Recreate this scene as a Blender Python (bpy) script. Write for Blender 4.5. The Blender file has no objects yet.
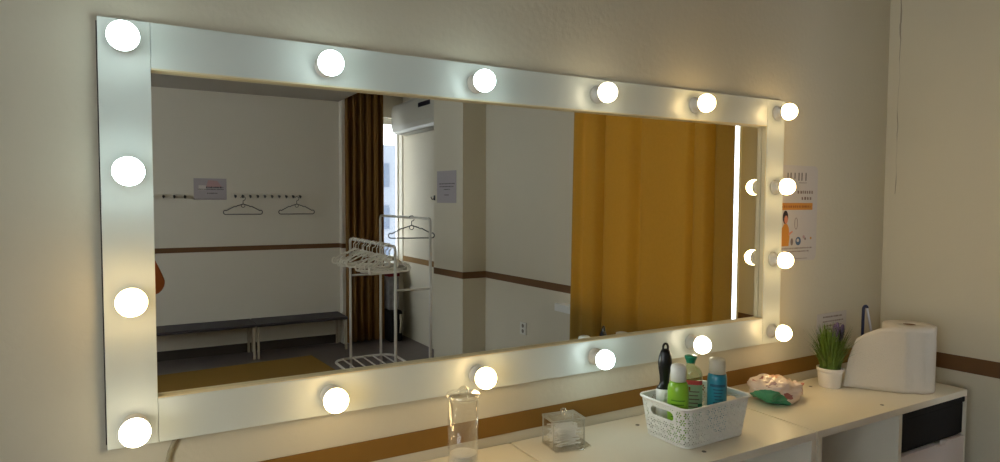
import bpy, bmesh, math, random
from mathutils import Vector, Matrix, Euler
random.seed(7)
S = bpy.context.scene
COL = S.collection
PI = math.pi

# ------------------------------------------------------------------ materials
def srgb(r, g, b):
    f = lambda c: (c / 255 / 12.92) if c / 255 <= 0.04045 else ((c / 255 + 0.055) / 1.055) ** 2.4
    return (f(r), f(g), f(b), 1.0)

def mat(name, col, rough=0.5, metal=0.0, spec=0.5, noise=0.0, nscale=20.0, bump=0.0, bscale=120.0, trans=0.0, coat=0.0):
    m = bpy.data.materials.new(name); m.use_nodes = True
    nt = m.node_tree; b = nt.nodes['Principled BSDF']
    b.inputs['Roughness'].default_value = rough
    b.inputs['Metallic'].default_value = metal
    b.inputs['Specular IOR Level'].default_value = spec
    b.inputs['Coat Weight'].default_value = coat
    tc = nt.nodes.new('ShaderNodeTexCoord')
    nz = nt.nodes.new('ShaderNodeTexNoise'); nz.inputs['Scale'].default_value = nscale; nz.inputs['Detail'].default_value = 4
    nt.links.new(tc.outputs['Object'], nz.inputs['Vector'])
    mx = nt.nodes.new('ShaderNodeMix'); mx.data_type = 'RGBA'
    mx.inputs['A'].default_value = tuple(c * (1 - noise) for c in col[:3]) + (1,)
    mx.inputs['B'].default_value = tuple(min(1, c * (1 + noise)) for c in col[:3]) + (1,)
    nt.links.new(nz.outputs['Fac'], mx.inputs['Factor'])
    nt.links.new(mx.outputs['Result'], b.inputs['Base Color'])
    if bump > 0:
        n2 = nt.nodes.new('ShaderNodeTexNoise'); n2.inputs['Scale'].default_value = bscale
        nt.links.new(tc.outputs['Object'], n2.inputs['Vector'])
        bp = nt.nodes.new('ShaderNodeBump'); bp.inputs['Strength'].default_value = bump; bp.inputs['Distance'].default_value = 0.004
        nt.links.new(n2.outputs['Fac'], bp.inputs['Height']); nt.links.new(bp.outputs['Normal'], b.inputs['Normal'])
    if trans > 0:      # thin cloth or paper lets some light through
        out = nt.nodes['Material Output']
        tl = nt.nodes.new('ShaderNodeBsdfTranslucent'); ms = nt.nodes.new('ShaderNodeMixShader')
        nt.links.new(mx.outputs['Result'], tl.inputs['Color'])
        ms.inputs[0].default_value = trans
        nt.links.new(b.outputs[0], ms.inputs[1]); nt.links.new(tl.outputs[0], ms.inputs[2])
        nt.links.new(ms.outputs[0], out.inputs['Surface'])
    return m

def emis(name, col, strength):
    m = bpy.data.materials.new(name); m.use_nodes = True
    nt = m.node_tree; nt.nodes.clear()
    e = nt.nodes.new('ShaderNodeEmission'); o = nt.nodes.new('ShaderNodeOutputMaterial')
    e.inputs[0].default_value = col; e.inputs[1].default_value = strength
    nt.links.new(e.outputs[0], o.inputs[0]); return m

def acrylic(name, tint=(0.95, 0.96, 0.95), refl=0.5, lo=0.05):
    """thin clear sheet: mostly see-through, with fresnel reflections at its surface"""
    m = bpy.data.materials.new(name); m.use_nodes = True
    nt = m.node_tree; nt.nodes.clear()
    o = nt.nodes.new('ShaderNodeOutputMaterial'); t = nt.nodes.new('ShaderNodeBsdfTransparent')
    g = nt.nodes.new('ShaderNodeBsdfGlossy'); g.inputs['Roughness'].default_value = 0.06
    g.inputs['Color'].default_value = (0.95, 0.95, 0.95, 1)
    t.inputs[0].default_value = tint + (1,)
    lw = nt.nodes.new('ShaderNodeLayerWeight'); lw.inputs[0].default_value = 0.35
    mr = nt.nodes.new('ShaderNodeMapRange'); mr.inputs['To Min'].default_value = lo; mr.inputs['To Max'].default_value = refl
    ms = nt.nodes.new('ShaderNodeMixShader')
    nt.links.new(lw.outputs['Facing'], mr.inputs['Value']); nt.links.new(mr.outputs[0], ms.inputs[0])
    nt.links.new(t.outputs[0], ms.inputs[1]); nt.links.new(g.outputs[0], ms.inputs[2]); nt.links.new(ms.outputs[0], o.inputs[0])
    return m

M = {}
M['wall'] = mat('wall_paint', srgb(212, 204, 182), 0.85, noise=0.035, nscale=2.5, bump=0.25, bscale=60)
M['wall_dim'] = mat('wall_paint_plain', srgb(214, 207, 190), 0.9, noise=0.02, nscale=3)
M['ceiling'] = mat('ceiling_paint', srgb(172, 166, 154), 0.9, noise=0.02)
M['stripe'] = mat('stripe_paint', srgb(134, 96, 30), 0.7, noise=0.06, nscale=30)
M['stripe_shaded'] = mat('stripe_paint_shaded', srgb(108, 74, 40), 0.7, noise=0.06, nscale=30)  # same paint as the front stripe, with its weaker light put into the colour
M['floor'] = mat('floor_vinyl', srgb(112, 102, 98), 0.55, noise=0.12, nscale=12)
M['baseboard'] = mat('baseboard_dark', srgb(62, 54, 48), 0.6)
M['frame'] = mat('white_laminate', srgb(214, 219, 212), 0.32, noise=0.01, nscale=40, bump=0.02, bscale=200)
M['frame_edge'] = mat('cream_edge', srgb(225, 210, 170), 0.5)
M['back'] = mat('dark_backing', srgb(60, 52, 44), 0.8)
M['socket'] = mat('white_socket', srgb(222, 218, 208), 0.35)
M['desk'] = mat('white_melamine', srgb(240, 232, 212), 0.38, noise=0.015, nscale=8)
M['desk_back'] = mat('hardboard_back', srgb(140, 105, 78), 0.8, noise=0.05)
M['drawer'] = mat('drawer_white', srgb(226, 212, 206), 0.5)
M['cap'] = mat('grey_cap', srgb(120, 112, 98), 0.6)
M['black'] = mat('black_fabric', srgb(11, 8, 10), 0.9, bump=0.2, bscale=300)
M['black_plastic'] = mat('black_plastic', srgb(14, 14, 16), 0.3)
M['white_plastic'] = mat('white_plastic', srgb(232, 232, 226), 0.35)
M['hanger_white'] = mat('hanger_white', srgb(238, 232, 214), 0.4)
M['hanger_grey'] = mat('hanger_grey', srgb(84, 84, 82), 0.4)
M['rack'] = mat('rack_white', srgb(208, 204, 192), 0.4)
M['curtain'] = mat('mustard_curtain', srgb(180, 146, 66), 0.85, noise=0.07, nscale=60, bump=0.15, bscale=400, trans=0.5)
M['curtain_brown'] = mat('ochre_curtain', srgb(124, 86, 34), 0.9, noise=0.08, nscale=60, bump=0.15, bscale=400, trans=0.06)
M['rug'] = mat('mustard_rug', srgb(140, 104, 26), 0.95, noise=0.15, nscale=80, bump=0.5, bscale=300)
M['bench'] = mat('bench_dark', srgb(52, 48, 56), 0.6)
M['bench_leg'] = mat('bench_leg', srgb(176, 164, 142), 0.5)
M['ac'] = mat('ac_plastic', srgb(198, 194, 178), 0.4)
M['ac_grey'] = mat('ac_grey', srgb(150, 146, 130), 0.6)
M['ac_label'] = mat('ac_display', srgb(26, 26, 44), 0.3)
M['paper'] = mat('paper', srgb(204, 196, 190), 0.7)
M['paper_grey'] = mat('paper_lilac', srgb(172, 164, 166), 0.7)
M['ink'] = mat('ink', srgb(70, 62, 66), 0.7)
M['ink_soft'] = mat('ink_soft', srgb(130, 112, 104), 0.7)
M['orange'] = mat('orange_print', srgb(206, 138, 44), 0.6)
M['orange_dark'] = mat('orange_print_dark', srgb(160, 92, 20), 0.6)
M['skin_print'] = mat('skin_print', srgb(214, 140, 110), 0.6)
M['hair_print'] = mat('hair_print', srgb(42, 26, 26), 0.6)
M['blue_print'] = mat('blue_print', srgb(72, 98, 130), 0.6)
M['pink_print'] = mat('pink_print', srgb(186, 150, 148), 0.6)
M['green_bottle'] = mat('lime_plastic', srgb(138, 192, 46), 0.3, noise=0.05, nscale=40, coat=0.3)
M['green_dark'] = mat('lime_dark', srgb(84, 140, 26), 0.35)
M['blue_bottle'] = mat('teal_can', srgb(38, 134, 158), 0.3, noise=0.05, nscale=60, coat=0.3)
M['blue_dark'] = mat('teal_dark', srgb(28, 84, 112), 0.4)
M['cap_clear'] = mat('milky_cap', srgb(230, 226, 214), 0.25, trans=0.45)
M['gel_green'] = mat('green_cap', srgb(34, 140, 104), 0.3)
M['gel_label_red'] = mat('label_red', srgb(222, 84, 84), 0.5)
M['gel_label'] = mat('label_pale_green', srgb(176, 208, 170), 0.5, noise=0.1, nscale=90)
M['gel_label_green'] = mat('label_green', srgb(58, 140, 104), 0.5)
M['acrylic'] = acrylic('clear_acrylic', (0.985, 0.985, 0.98), 0.38, 0.035)
M['acrylic_edge'] = acrylic('clear_acrylic_edge', (0.96, 0.96, 0.94), 0.6, 0.12)
M['acrylic_glint'] = mat('edge_glint', srgb(214, 212, 200), 0.2, trans=0.5)  # pale colour paints the bright glints along clear acrylic edges
M['gel_clear'] = acrylic('clear_bottle', (0.80, 0.90, 0.78), 0.5, 0.10)
M['glass'] = acrylic('window_glass', (0.95, 0.97, 0.98), 0.4, 0.03)
M['cotton'] = mat('cotton', srgb(238, 234, 226), 0.95, bump=0.3, bscale=500)
M['swab'] = mat('swab', srgb(248, 247, 242), 0.8)
M['towel'] = mat('paper_towel', srgb(224, 215, 200), 0.92, noise=0.015, nscale=50, bump=0.5, bscale=260, trans=0.06)
M['core'] = mat('cardboard', srgb(120, 88, 58), 0.85)
M['pot'] = mat('white_pot', srgb(228, 222, 212), 0.4)
M['soil'] = mat('moss', srgb(40, 50, 20), 0.95)
M['grass'] = mat('artificial_grass', srgb(96, 122, 46), 0.5, noise=0.6, nscale=70, trans=0.2)
M['lavender'] = mat('lavender', srgb(104, 88, 124), 0.8, noise=0.25, nscale=150)
M['navy'] = mat('navy_plastic', srgb(22, 34, 78), 0.35)
M['pale_plastic'] = mat('pale_plastic', srgb(214, 214, 220), 0.35)
M['outlet'] = mat('outlet_plastic', srgb(222, 220, 208), 0.4)
M['cord'] = mat('grey_cord', srgb(150, 142, 116), 0.5)
M['sweater'] = mat('orange_knit', srgb(190, 104, 44), 0.9, bump=0.4, bscale=300)
M['trousers'] = mat('dark_denim', srgb(44, 48, 62), 0.9)
M['skin'] = mat('skin', srgb(206, 150, 122), 0.55)
M['hair'] = mat('brown_hair', srgb(58, 38, 26), 0.6, noise=0.2, nscale=80)
M['shoe'] = mat('shoe_dark', srgb(36, 34, 34), 0.6)
M['eye'] = mat('eye_white', srgb(235, 232, 226), 0.2)
M['iris'] = mat('iris', srgb(60, 40, 24), 0.2)
M['lips'] = mat('lips', srgb(176, 96, 88), 0.5)
M['bag_print'] = mat('bag_fabric', srgb(126, 122, 120), 0.9, noise=0.45, nscale=18)
M['bag_red'] = mat('bag_red', srgb(118, 34, 42), 0.9)
M['facade'] = mat('facade', srgb(112, 116, 124), 0.9)
M['facade_glass'] = mat('facade_glass', srgb(66, 76, 92), 0.3)
M['ground'] = mat('ground_pale', srgb(170, 168, 162), 0.9)
M['bulb_cool'] = emis('bulb_cool', (0.82, 1.0, 0.98, 1), 16.0)
M['bulb_neutral'] = emis('bulb_neutral', (1.0, 0.88, 0.62, 1), 17.0)
M['bulb_warm'] = emis('bulb_warm', (1.0, 0.71, 0.33, 1), 24.0)

# mirror glass
mm = bpy.data.materials.new('mirror_silver'); mm.use_nodes = True
nt = mm.node_tree; nt.nodes.clear()
g = nt.nodes.new('ShaderNodeBsdfGlossy'); g.inputs['Roughness'].default_value = 0.0
g.inputs['Color'].default_value = (0.86, 0.87, 0.86, 1)
o = nt.nodes.new('ShaderNodeOutputMaterial'); nt.links.new(g.outputs[0], o.inputs[0]); M['mirror'] = mm

# right wall paint with its vertical hairline crack beside the corner
wr = M['wall'].copy(); wr.name = 'wall_paint_cracked'; nt = wr.node_tree
b = nt.nodes['Principled BSDF']; mx = [n for n in nt.nodes if n.type == 'MIX'][0]
geo = nt.nodes.new('ShaderNodeTexCoord'); sp = nt.nodes.new('ShaderNodeSeparateXYZ'); nt.links.new(geo.outputs['Object'], sp.inputs[0])
nzc = nt.nodes.new('ShaderNodeTexNoise'); nzc.inputs['Scale'].default_value = 7.0; nzc.inputs['Detail'].default_value = 6
cz = nt.nodes.new('ShaderNodeCombineXYZ'); nt.links.new(sp.outputs['Z'], cz.inputs['Z']); nt.links.new(cz.outputs[0], nzc.inputs['Vector'])
def mth(op, a, bv):
    n = nt.nodes.new('ShaderNodeMath'); n.operation = op
    for i, v in enumerate((a, bv)):
        if isinstance(v, (int, float)): n.inputs[i].default_value = v
        elif v is not None: nt.links.new(v, n.inputs[i])
    return n.outputs[0]
off = mth('MULTIPLY', mth('SUBTRACT', nzc.outputs['Fac'], 0.5), 0.03)
dist = mth('ABSOLUTE', mth('SUBTRACT', mth('ADD', sp.outputs['Y'], 0.016), off), 0)
nzw = nt.nodes.new('ShaderNodeTexNoise'); nzw.inputs['Scale'].default_value = 3.7; nt.links.new(cz.outputs[0], nzw.inputs['Vector'])
wid = mth('MULTIPLY', mth('MAXIMUM', mth('SUBTRACT', nzw.outputs['Fac'], 0.42), 0.03), 0.016)
msk = mth('MULTIPLY', mth('LESS_THAN', dist, wid), mth('GREATER_THAN', sp.outputs['Z'], 1.55))
mx2 = nt.nodes.new('ShaderNodeMix'); mx2.data_type = 'RGBA'
nt.links.new(mth('MULTIPLY', msk, 0.55), mx2.inputs['Factor']); nt.links.new(mx.outputs['Result'], mx2.inputs['A'])
mx2.inputs['B'].default_value = srgb(84, 66, 46); nt.links.new(mx2.outputs['Result'], b.inputs['Base Color'])
M['wall_right'] = wr

# printed soft pack: pale film, green end, small dark and red prints
mp = mat('printed_film', srgb(226, 206, 196), 0.35, noise=0.04, nscale=30, coat=0.2)
nt = mp.node_tree; b = nt.nodes['Principled BSDF']; mx = [n for n in nt.nodes if n.type == 'MIX'][0]
tc = nt.nodes.new('ShaderNodeTexCoord'); sp = nt.nodes.new('ShaderNodeSeparateXYZ'); nt.links.new(tc.outputs['Object'], sp.inputs[0])
vmp = nt.nodes.new('ShaderNodeMapping'); vmp.inputs['Scale'].default_value = (15, 30, 30); vmp.inputs['Rotation'].default_value = (0, 0, .5)
vnz = nt.nodes.new('ShaderNodeTexNoise'); vnz.inputs['Scale'].default_value = 30; nt.links.new(tc.outputs['Object'], vnz.inputs['Vector'])
vad = nt.nodes.new('ShaderNodeVectorMath'); vad.operation = 'MULTIPLY_ADD'; nt.links.new(vnz.outputs['Color'], vad.inputs[0]); vad.inputs[1].default_value = (.025, .025, .025); nt.links.new(tc.outputs['Object'], vad.inputs[2])
nt.links.new(vad.outputs[0], vmp.inputs['Vector'])
vor = nt.nodes.new('ShaderNodeTexVoronoi'); vor.distance = 'CHEBYCHEV'; vor.inputs['Scale'].default_value = 1.0; nt.links.new(vmp.outputs[0], vor.inputs['Vector'])
dots = mth('LESS_THAN', vor.outputs['Distance'], 0.33)
sc = nt.nodes.new('ShaderNodeSeparateColor'); nt.links.new(vor.outputs['Color'], sc.inputs[0])
rp = nt.nodes.new('ShaderNodeValToRGB'); rp.color_ramp.interpolation = 'CONSTANT'
e = rp.color_ramp.elements; e[0].position = 0; e[0].color = srgb(226, 206, 196); e[1].position = 0.32; e[1].color = srgb(158, 128, 138)
x = e.new(0.66); x.color = srgb(172, 104, 96); x = e.new(0.80); x.color = srgb(214, 160, 130)
nt.links.new(sc.outputs[0], rp.inputs[0])
m1 = nt.nodes.new('ShaderNodeMix'); m1.data_type = 'RGBA'
nt.links.new(dots, m1.inputs['Factor']); nt.links.new(mx.outputs['Result'], m1.inputs['A']); nt.links.new(rp.outputs[0], m1.inputs['B'])
nzp = nt.nodes.new('ShaderNodeTexNoise'); nzp.inputs['Scale'].default_value = 16; nt.links.new(tc.outputs['Object'], nzp.inputs['Vector'])
# green where the front left flank of the pack is
gv = mth('ADD', mth('ADD', mth('MULTIPLY', sp.outputs['X'], -1.0), mth('MULTIPLY', sp.outputs['Y'], -0.55)), mth('MULTIPLY', sp.outputs['Z'], -1.2))
gm = mth('GREATER_THAN', mth('ADD', gv, mth('MULTIPLY', nzp.outputs['Fac'], 0.03)), 0.050)
m2 = nt.nodes.new('ShaderNodeMix'); m2.data_type = 'RGBA'
nt.links.new(gm, m2.inputs['Factor']); nt.links.new(m1.outputs['Result'], m2.inputs['A']); m2.inputs['B'].default_value = srgb(66, 148, 110)
nt.links.new(m2.outputs['Result'], b.inputs['Base Color'])
M['pack'] = mp

# ------------------------------------------------------------------ mesh builder
class MB:
    def __init__(s): s.v = []; s.f = []; s.m = []; s.s = []
    def add(s, vs, fs, mi=0, smooth=False):
        o = len(s.v); s.v += [tuple(v) for v in vs]
        for f in fs: s.f.append([i + o for i in f]); s.m.append(mi); s.s.append(smooth)
        return s
    def box(s, x0, x1, y0, y1, z0, z1, mi=0):
        v = [(x, y, z) for x in (x0, x1) for y in (y0, y1) for z in (z0, z1)]
        return s.add(v, [(0, 1, 3, 2), (4, 6, 7, 5), (0, 4, 5, 1), (2, 3, 7, 6), (0, 2, 6, 4), (1, 5, 7, 3)], mi)
    def obox(s, c, ax, ay, az, hx, hy, hz, mi=0):
        c = Vector(c); ax, ay, az = Vector(ax), Vector(ay), Vector(az)
        v = [c + ax * (i * hx) + ay * (j * hy) + az * (k * hz) for i in (-1, 1) for j in (-1, 1) for k in (-1, 1)]
        return s.add(v, [(0, 1, 3, 2), (4, 6, 7, 5), (0, 4, 5, 1), (2, 3, 7, 6), (0, 2, 6, 4), (1, 5, 7, 3)], mi)
    def prism(s, pts, z0, z1, mi=0, smooth=False):
        n = len(pts)
        s.add([(x, y, z0) for x, y in pts] + [(x, y, z1) for x, y in pts],
              [tuple(range(n))[::-1], tuple(range(n, 2 * n))], mi)
        s.add([(x, y, z0) for x, y in pts] + [(x, y, z1) for x, y in pts],
              [(i, (i + 1) % n, (i + 1) % n + n, i + n) for i in range(n)], mi, smooth)
        return s
    def lathe(s, prof, c=(0, 0, 0), n=32, mi=0, axis='z', smooth=True):
        vs = []; fs = []
        for r, h in prof:
            for k in range(n):
                a = 2 * PI * k / n; p = (r * math.cos(a), r * math.sin(a), h)
                if axis == 'y': p = (p[0], -h, p[1])       # h runs towards -y
                vs.append((c[0] + p[0], c[1] + p[1], c[2] + p[2]))
        for i in range(len(prof) - 1):
            for k in range(n):
                fs.append((i * n + k, i * n + (k + 1) % n, (i + 1) * n + (k + 1) % n, (i + 1) * n + k))
        if prof[0][0] > 1e-5: fs.append(tuple(range(n))[::-1])
        if prof[-1][0] > 1e-5: fs.append(tuple(range((len(prof) - 1) * n, len(prof) * n)))
        return s.add(vs, fs, mi, smooth)
    def sphere(s, c, r, n=24, mi=0, sc=(1, 1, 1)):
        m = n // 2
        vs = []; fs = []
        for i in range(m + 1):
            t = PI * i / m
            for k in range(n):
                a = 2 * PI * k / n
                vs.append((c[0] + r * sc[0] * math.sin(t) * math.cos(a), c[1] + r * sc[1] * math.sin(t) * math.sin(a), c[2] + r * sc[2] * math.cos(t)))
        for i in range(m):
            for k in range(n): fs.append((i * n + k, (i + 1) * n + k, (i + 1) * n + (k + 1) % n, i * n + (k + 1) % n))
        return s.add(vs, fs, mi, True)
    def tube(s, pts, r, n=8, closed=False, mi=0):
        P = [Vector(p) for p in pts]; N = len(P)
        R = r if isinstance(r, (list, tuple)) else [r] * N
        vs = []; fs = []; prev = None
        for i in range(N):
            if closed: d = (P[(i + 1) % N] - P[i - 1])
            else: d = P[min(i + 1, N - 1)] - P[max(i - 1, 0)]
            d.normalize()
            if prev is None:
                u = d.orthogonal().normalized()
            else:
                u = (prev - d * prev.dot(d)); u = u.normalized() if u.length > 1e-6 else d.orthogonal().normalized()
            prev = u; w = d.cross(u)
            for k in range(n):
                a = 2 * PI * k / n; vs.append(P[i] + (u * math.cos(a) + w * math.sin(a)) * R[i])
        for i in range(N if closed else N - 1):
            j = (i + 1) % N
            for k in range(n): fs.append((i * n + k, i * n + (k + 1) % n, j * n + (k + 1) % n, j * n + k))
        if not closed: fs += [tuple(range(n))[::-1], tuple(range((N - 1) * n, N * n))]
        return s.add(vs, fs, mi, True)
    def grid(s, fn, nu, nv, mi=0, smooth=True, keep=None):
        vs = [fn(i / nu, j / nv) for i in range(nu + 1) for j in range(nv + 1)]
        fs = [(i * (nv + 1) + j, (i + 1) * (nv + 1) + j, (i + 1) * (nv + 1) + j + 1, i * (nv + 1) + j + 1)
              for i in range(nu) for j in range(nv) if keep is None or keep((i + .5) / nu, (j + .5) / nv)]
        return s.add(vs, fs, mi, smooth)
    def disc(s, c, rx, rz, y, n=20, mi=0):                # flat print on a plane of constant y
        return s.add([(c[0] + rx * math.cos(2 * PI * k / n), y, c[1] + rz * math.sin(2 * PI * k / n)) for k in range(n)], [tuple(range(n))], mi)
    def build(s, name, mats, parent=None, at=None, bevel=0.0, solid=0.0, weld=True, segs=2):
        """at: world position of the origin; with a parent the vertices are stored relative to the root's base"""
        me = bpy.data.meshes.new(name)
        org = Vector(at) if at is not None else Vector((0, 0, 0))
        base = root_loc(parent) if parent is not None else Vector((0, 0, 0))
        sub = base if parent is not None else org
        me.from_pydata([tuple(Vector(v) - sub) for v in s.v], [], s.f)
        if not isinstance(mats, (list, tuple)): mats = [mats]
        for m_ in mats: me.materials.append(m_)
        for p, mi, sm in zip(me.polygons, s.m, s.s): p.material_index = mi; p.use_smooth = sm
        bm = bmesh.new(); bm.from_mesh(me)
        if weld: bmesh.ops.remove_doubles(bm, verts=bm.verts, dist=1e-6)
        bmesh.ops.recalc_face_normals(bm, faces=bm.faces); bm.to_mesh(me); bm.free(); me.update()
        ob = bpy.data.objects.new(name, me); COL.objects.link(ob)
        if parent is not None: ob.parent = parent
        else: ob.location = org
        if solid:
            md = ob.modifiers.new('thickness', 'SOLIDIFY'); md.thickness = solid; md.offset = 0
        if bevel:
            md = ob.modifiers.new('edge', 'BEVEL'); md.width = bevel; md.segments = segs; md.limit_method = 'ANGLE'; md.angle_limit = math.radians(50)
        return ob

def root_loc(o):
    l = Vector((0, 0, 0))
    while o is not None: l = l + o.location; o = o.parent
    return l
def tag(o, label=None, cat=None, group=None, kind=None):
    for k, v in (('label', label), ('category', cat), ('group', group), ('kind', kind)):
        if v: o[k] = v
    return o
def thing(name, loc, label, cat, group=None):
    o = bpy.data.objects.new(name, None); COL.objects.link(o); o.location = loc; o.empty_display_size = 0.05
    return tag(o, label, cat, group)
def struct(o): o['kind'] = 'structure'; return o
def copy_tree(o, parent=None):
    c = o.copy(); COL.objects.link(c)
    if parent is not None: c.parent = parent
    for ch in list(o.children): copy_tree(ch, c)
    return c
def arc(c, r, a0, a1, n, plane='xz'):
    out = []
    for i in range(n + 1):
        a = a0 + (a1 - a0) * i / n; u, w = r * math.cos(a), r * math.sin(a)
        out.append({'xz': (c[0] + u, c[1], c[2] + w), 'yz': (c[0], c[1] + u, c[2] + w), 'xy': (c[0] + u, c[1] + w, c[2])}[plane])
    return out
def rrect(hx, hy, r, n=6):
    pts = []
    for cx, cy, a0 in ((hx - r, hy - r, 0), (-hx + r, hy - r, PI / 2), (-hx + r, -hy + r, PI), (hx - r, -hy + r, 1.5 * PI)):
        for i in range(n + 1):
            a = a0 + PI / 2 * i / n; pts.append((cx + r * math.cos(a), cy + r * math.sin(a)))
    return pts

# ------------------------------------------------------------------ the room
H = 2.85           # ceiling; a lowered part hangs over the left side
HD = 2.54
YW = 0.03          # wall that carries the mirror
YB = -5.15         # far wall
XL = -2.6
RW = [(2.885, YW), (2.83, -2.21), (2.757, -3.345)]        # right wall, then a pier, then the window bay
PIER = [(2.757, -3.345), (2.533, -3.345), (2.485, -3.84), (2.722, -3.86)]
BAY = [(2.722, -3.86), (2.70, YB)]

struct(MB().box(XL - .2, 3.2, YB - .3, YW + .2, -.1, 0).build('floor', M['floor']))
struct(MB().box(XL - .2, 3.2, YB - .3, YW + .2, H, H + .1).box(XL, 1.985, YB, YW, HD, H).build('ceiling', M['ceiling']))
struct(MB().box(XL - .2, 3.2, YW, YW + .15, 0, H).build('wall_front', M['wall']))

def seg(mb, A, B, z0, z1, t=0.2, mi=0):
    """upright slab whose room face runs from A to B; the thickness lies outside the room"""
    d = Vector((B[0] - A[0], B[1] - A[1])).normalized(); n = Vector((-d.y, d.x)) * t
    return mb.prism([A, B, (B[0] + n.x, B[1] + n.y), (A[0] + n.x, A[1] + n.y)], z0, z1, mi)
def rwx(y):                                     # room face of the right wall at y
    (x0, y0), (x1, y1), (x2, y2) = RW
    return x0 + (x1 - x0) * (y - y0) / (y1 - y0) if y > y1 else x1 + (x2 - x1) * (y - y1) / (y2 - y1)
W2A, W2B, W2Z0, W2Z1 = -0.728, -2.13, 0.76, 2.36
w = MB()
seg(w, RW[0], (rwx(W2A), W2A), 0, H)
seg(w, (rwx(W2A), W2A), (rwx(W2B), W2B), 0, W2Z0); seg(w, (rwx(W2A), W2A), (rwx(W2B), W2B), W2Z1, H)
seg(w, (rwx(W2B), W2B), RW[2], 0, H); seg(w, BAY[0], BAY[1], 0, H)
struct(w.build('wall_right', M['wall_right']))
struct(MB().prism(PIER + [(2.93, -3.86), (2.93, -3.345)], 0, H).build('wall_pier', M['wall']))
W1A, W1B, W1Z0, W1Z1 = 2.02, 2.69, 0.83, 2.41
w = MB().box(XL - .2, W1A, YB - .2, YB, 0, H).box(W1A, W1B, YB - .2, YB, 0, W1Z0).box(W1A, W1B, YB - .2, YB, W1Z1, H).box(W1B, 3.0, YB - .2, YB, 0, H)
w.box(1.985, 2.075, YB, YB + .10, 0, H)        # shallow pilaster beside the window
struct(w.build('wall_back', M['wall_dim']))
# unseen left side with a large window added so that daylight reaches the room
w = MB().box(XL - .2, XL, YB, -4.4, 0, H).box(XL - .2, XL, -1.3, YW, 0, H).box(XL - .2, XL, -4.4, -1.3, 0, 0.8).box(XL - .2, XL, -4.4, -1.3, 2.40, H)
struct(w.build('wall_left', M['wall_dim']))

def pane_window(name, A, B, z0, z1, n, depth):
    """window with frame, mullions and glass set back in its opening between floor points A and B"""
    d = Vector((B[0] - A[0], B[1] - A[1], 0)); L = d.length; d.normalize(); nrm = Vector((-d.y, d.x, 0))
    z = Vector((0, 0, 1)); o = Vector((A[0], A[1], 0)) + nrm * depth
    f = MB(); t = 0.03
    def bar(u0, u1, h0, h1, th=0.03): f.obox(o + d * ((u0 + u1) / 2) + z * ((h0 + h1) / 2), d, nrm, z, (u1 - u0) / 2, th, (h1 - h0) / 2)
    bar(0, L, z0, z0 + .06); bar(0, L, z1 - .06, z1)
    bar(0, .016, z0 + .06, z1 - .06); bar(L - .03, L, z0 + .06, z1 - .06)
    for k in range(1, n): bar(L * k / n - .035, L * k / n + .035, z0 + .06, z1 - .06)
    fr = struct(f.build(name, M['white_plastic'], bevel=.004))
    for k in range(n):
        a, b_ = L * k / n + .012, L * (k + 1) / n - .012
        MB().obox(o + d * ((a + b_) / 2) + z * ((z0 + z1) / 2), d, nrm, z, (b_ - a) / 2, .003, (z1 - z0) / 2 - .05).build('window_pane', M['glass'], fr)
    return fr
w1 = pane_window('window_1', (W1A, YB), (W1B, YB), W1Z0, W1Z1, 2, -.16) if False else pane_window('window_1', (W1B, YB), (W1A, YB), W1Z0, W1Z1, 2, .14)
MB().box(W1A + .09, W1B + .005, YB - .1, YB + .10, W1Z0 - .03, W1Z0 + .002).build('window_sill', M['white_plastic'], w1, bevel=.006)
w2 = pane_window('window_2', (rwx(W2A), W2A), (rwx(W2B), W2B), W2Z0, W2Z1, 3, .03)
MB().prism([(rwx(W2A) + .1, W2A), (rwx(W2A) - .04, W2A), (rwx(W2B) - .075, W2B - .16), (rwx(W2B) - .002, W2B - .16), (rwx(W2B) + .0, W2B), (rwx(W2B) + .1, W2B)], W2Z0 - .055, W2Z0 + .001).build('window_sill', M['white_plastic'], w2, bevel=.005)
pane_window('added_window_3', (XL, -4.4), (XL, -1.3), 0.8, 2.40, 3, .1)  # added window on the unseen side, lets more daylight in

# painted stripes
def stripe(name, pts, z0, z1, m_, t=0.003):
    mb = MB()
    for A, B in zip(pts[:-1], pts[1:]):
        d = Vector((B[0] - A[0], B[1] - A[1])).normalized(); n = Vector((d.y, -d.x)) * t
        mb.prism([A, B, (B[0] + n.x, B[1] + n.y), (A[0] + n.x, A[1] + n.y)], z0, z1)
    return struct(mb.build(name, m_))
mb = MB()
mb.add([(XL, YW - .003, .826), (2.883, YW - .003, .845), (2.883, YW - .003, .903), (XL, YW - .003, .880),
        (XL, YW, .826), (2.883, YW, .845), (2.883, YW, .903), (XL, YW, .880)],
       [(0, 1, 2, 3), (4, 7, 6, 5), (0, 4, 5, 1), (3, 2, 6, 7)])
struct(mb.build('trim_1', M['stripe']))
mb = MB()
A, B = RW[0], (rwx(W2A), W2A)
mb.add([(A[0] - .003, A[1], .844), (B[0] - .003, B[1], .862), (B[0] - .003, B[1], .924), (A[0] - .003, A[1], .904),
        (A[0], A[1], .844), (B[0], B[1], .862), (B[0], B[1], .924), (A[0], A[1], .904)], [(0, 1, 2, 3), (4, 7, 6, 5), (0, 4, 5, 1), (3, 2, 6, 7)])
struct(mb.build('trim_2', M['stripe_shaded']))
stripe('trim_3', [(rwx(W2B - .0), W2B), RW[2]] , .838, .896, M['stripe_shaded'])
stripe('trim_4', PIER, .838, .896, M['stripe_shaded'])
stripe('trim_5', BAY, .838, .896, M['stripe'])
struct(MB().box(XL, 1.985, YB, YB + .003, 1.008, 1.056).box(1.982, 1.985, YB, YB + .103, 1.008, 1.056).box(1.982, 2.078, YB + .10, YB + .103, 1.008, 1.056).build('trim_6', M['stripe_shaded']))
struct(MB().box(XL, 1.95, YB, YB + .015, 0, .09).build('baseboard_back', M['baseboard']))

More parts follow.
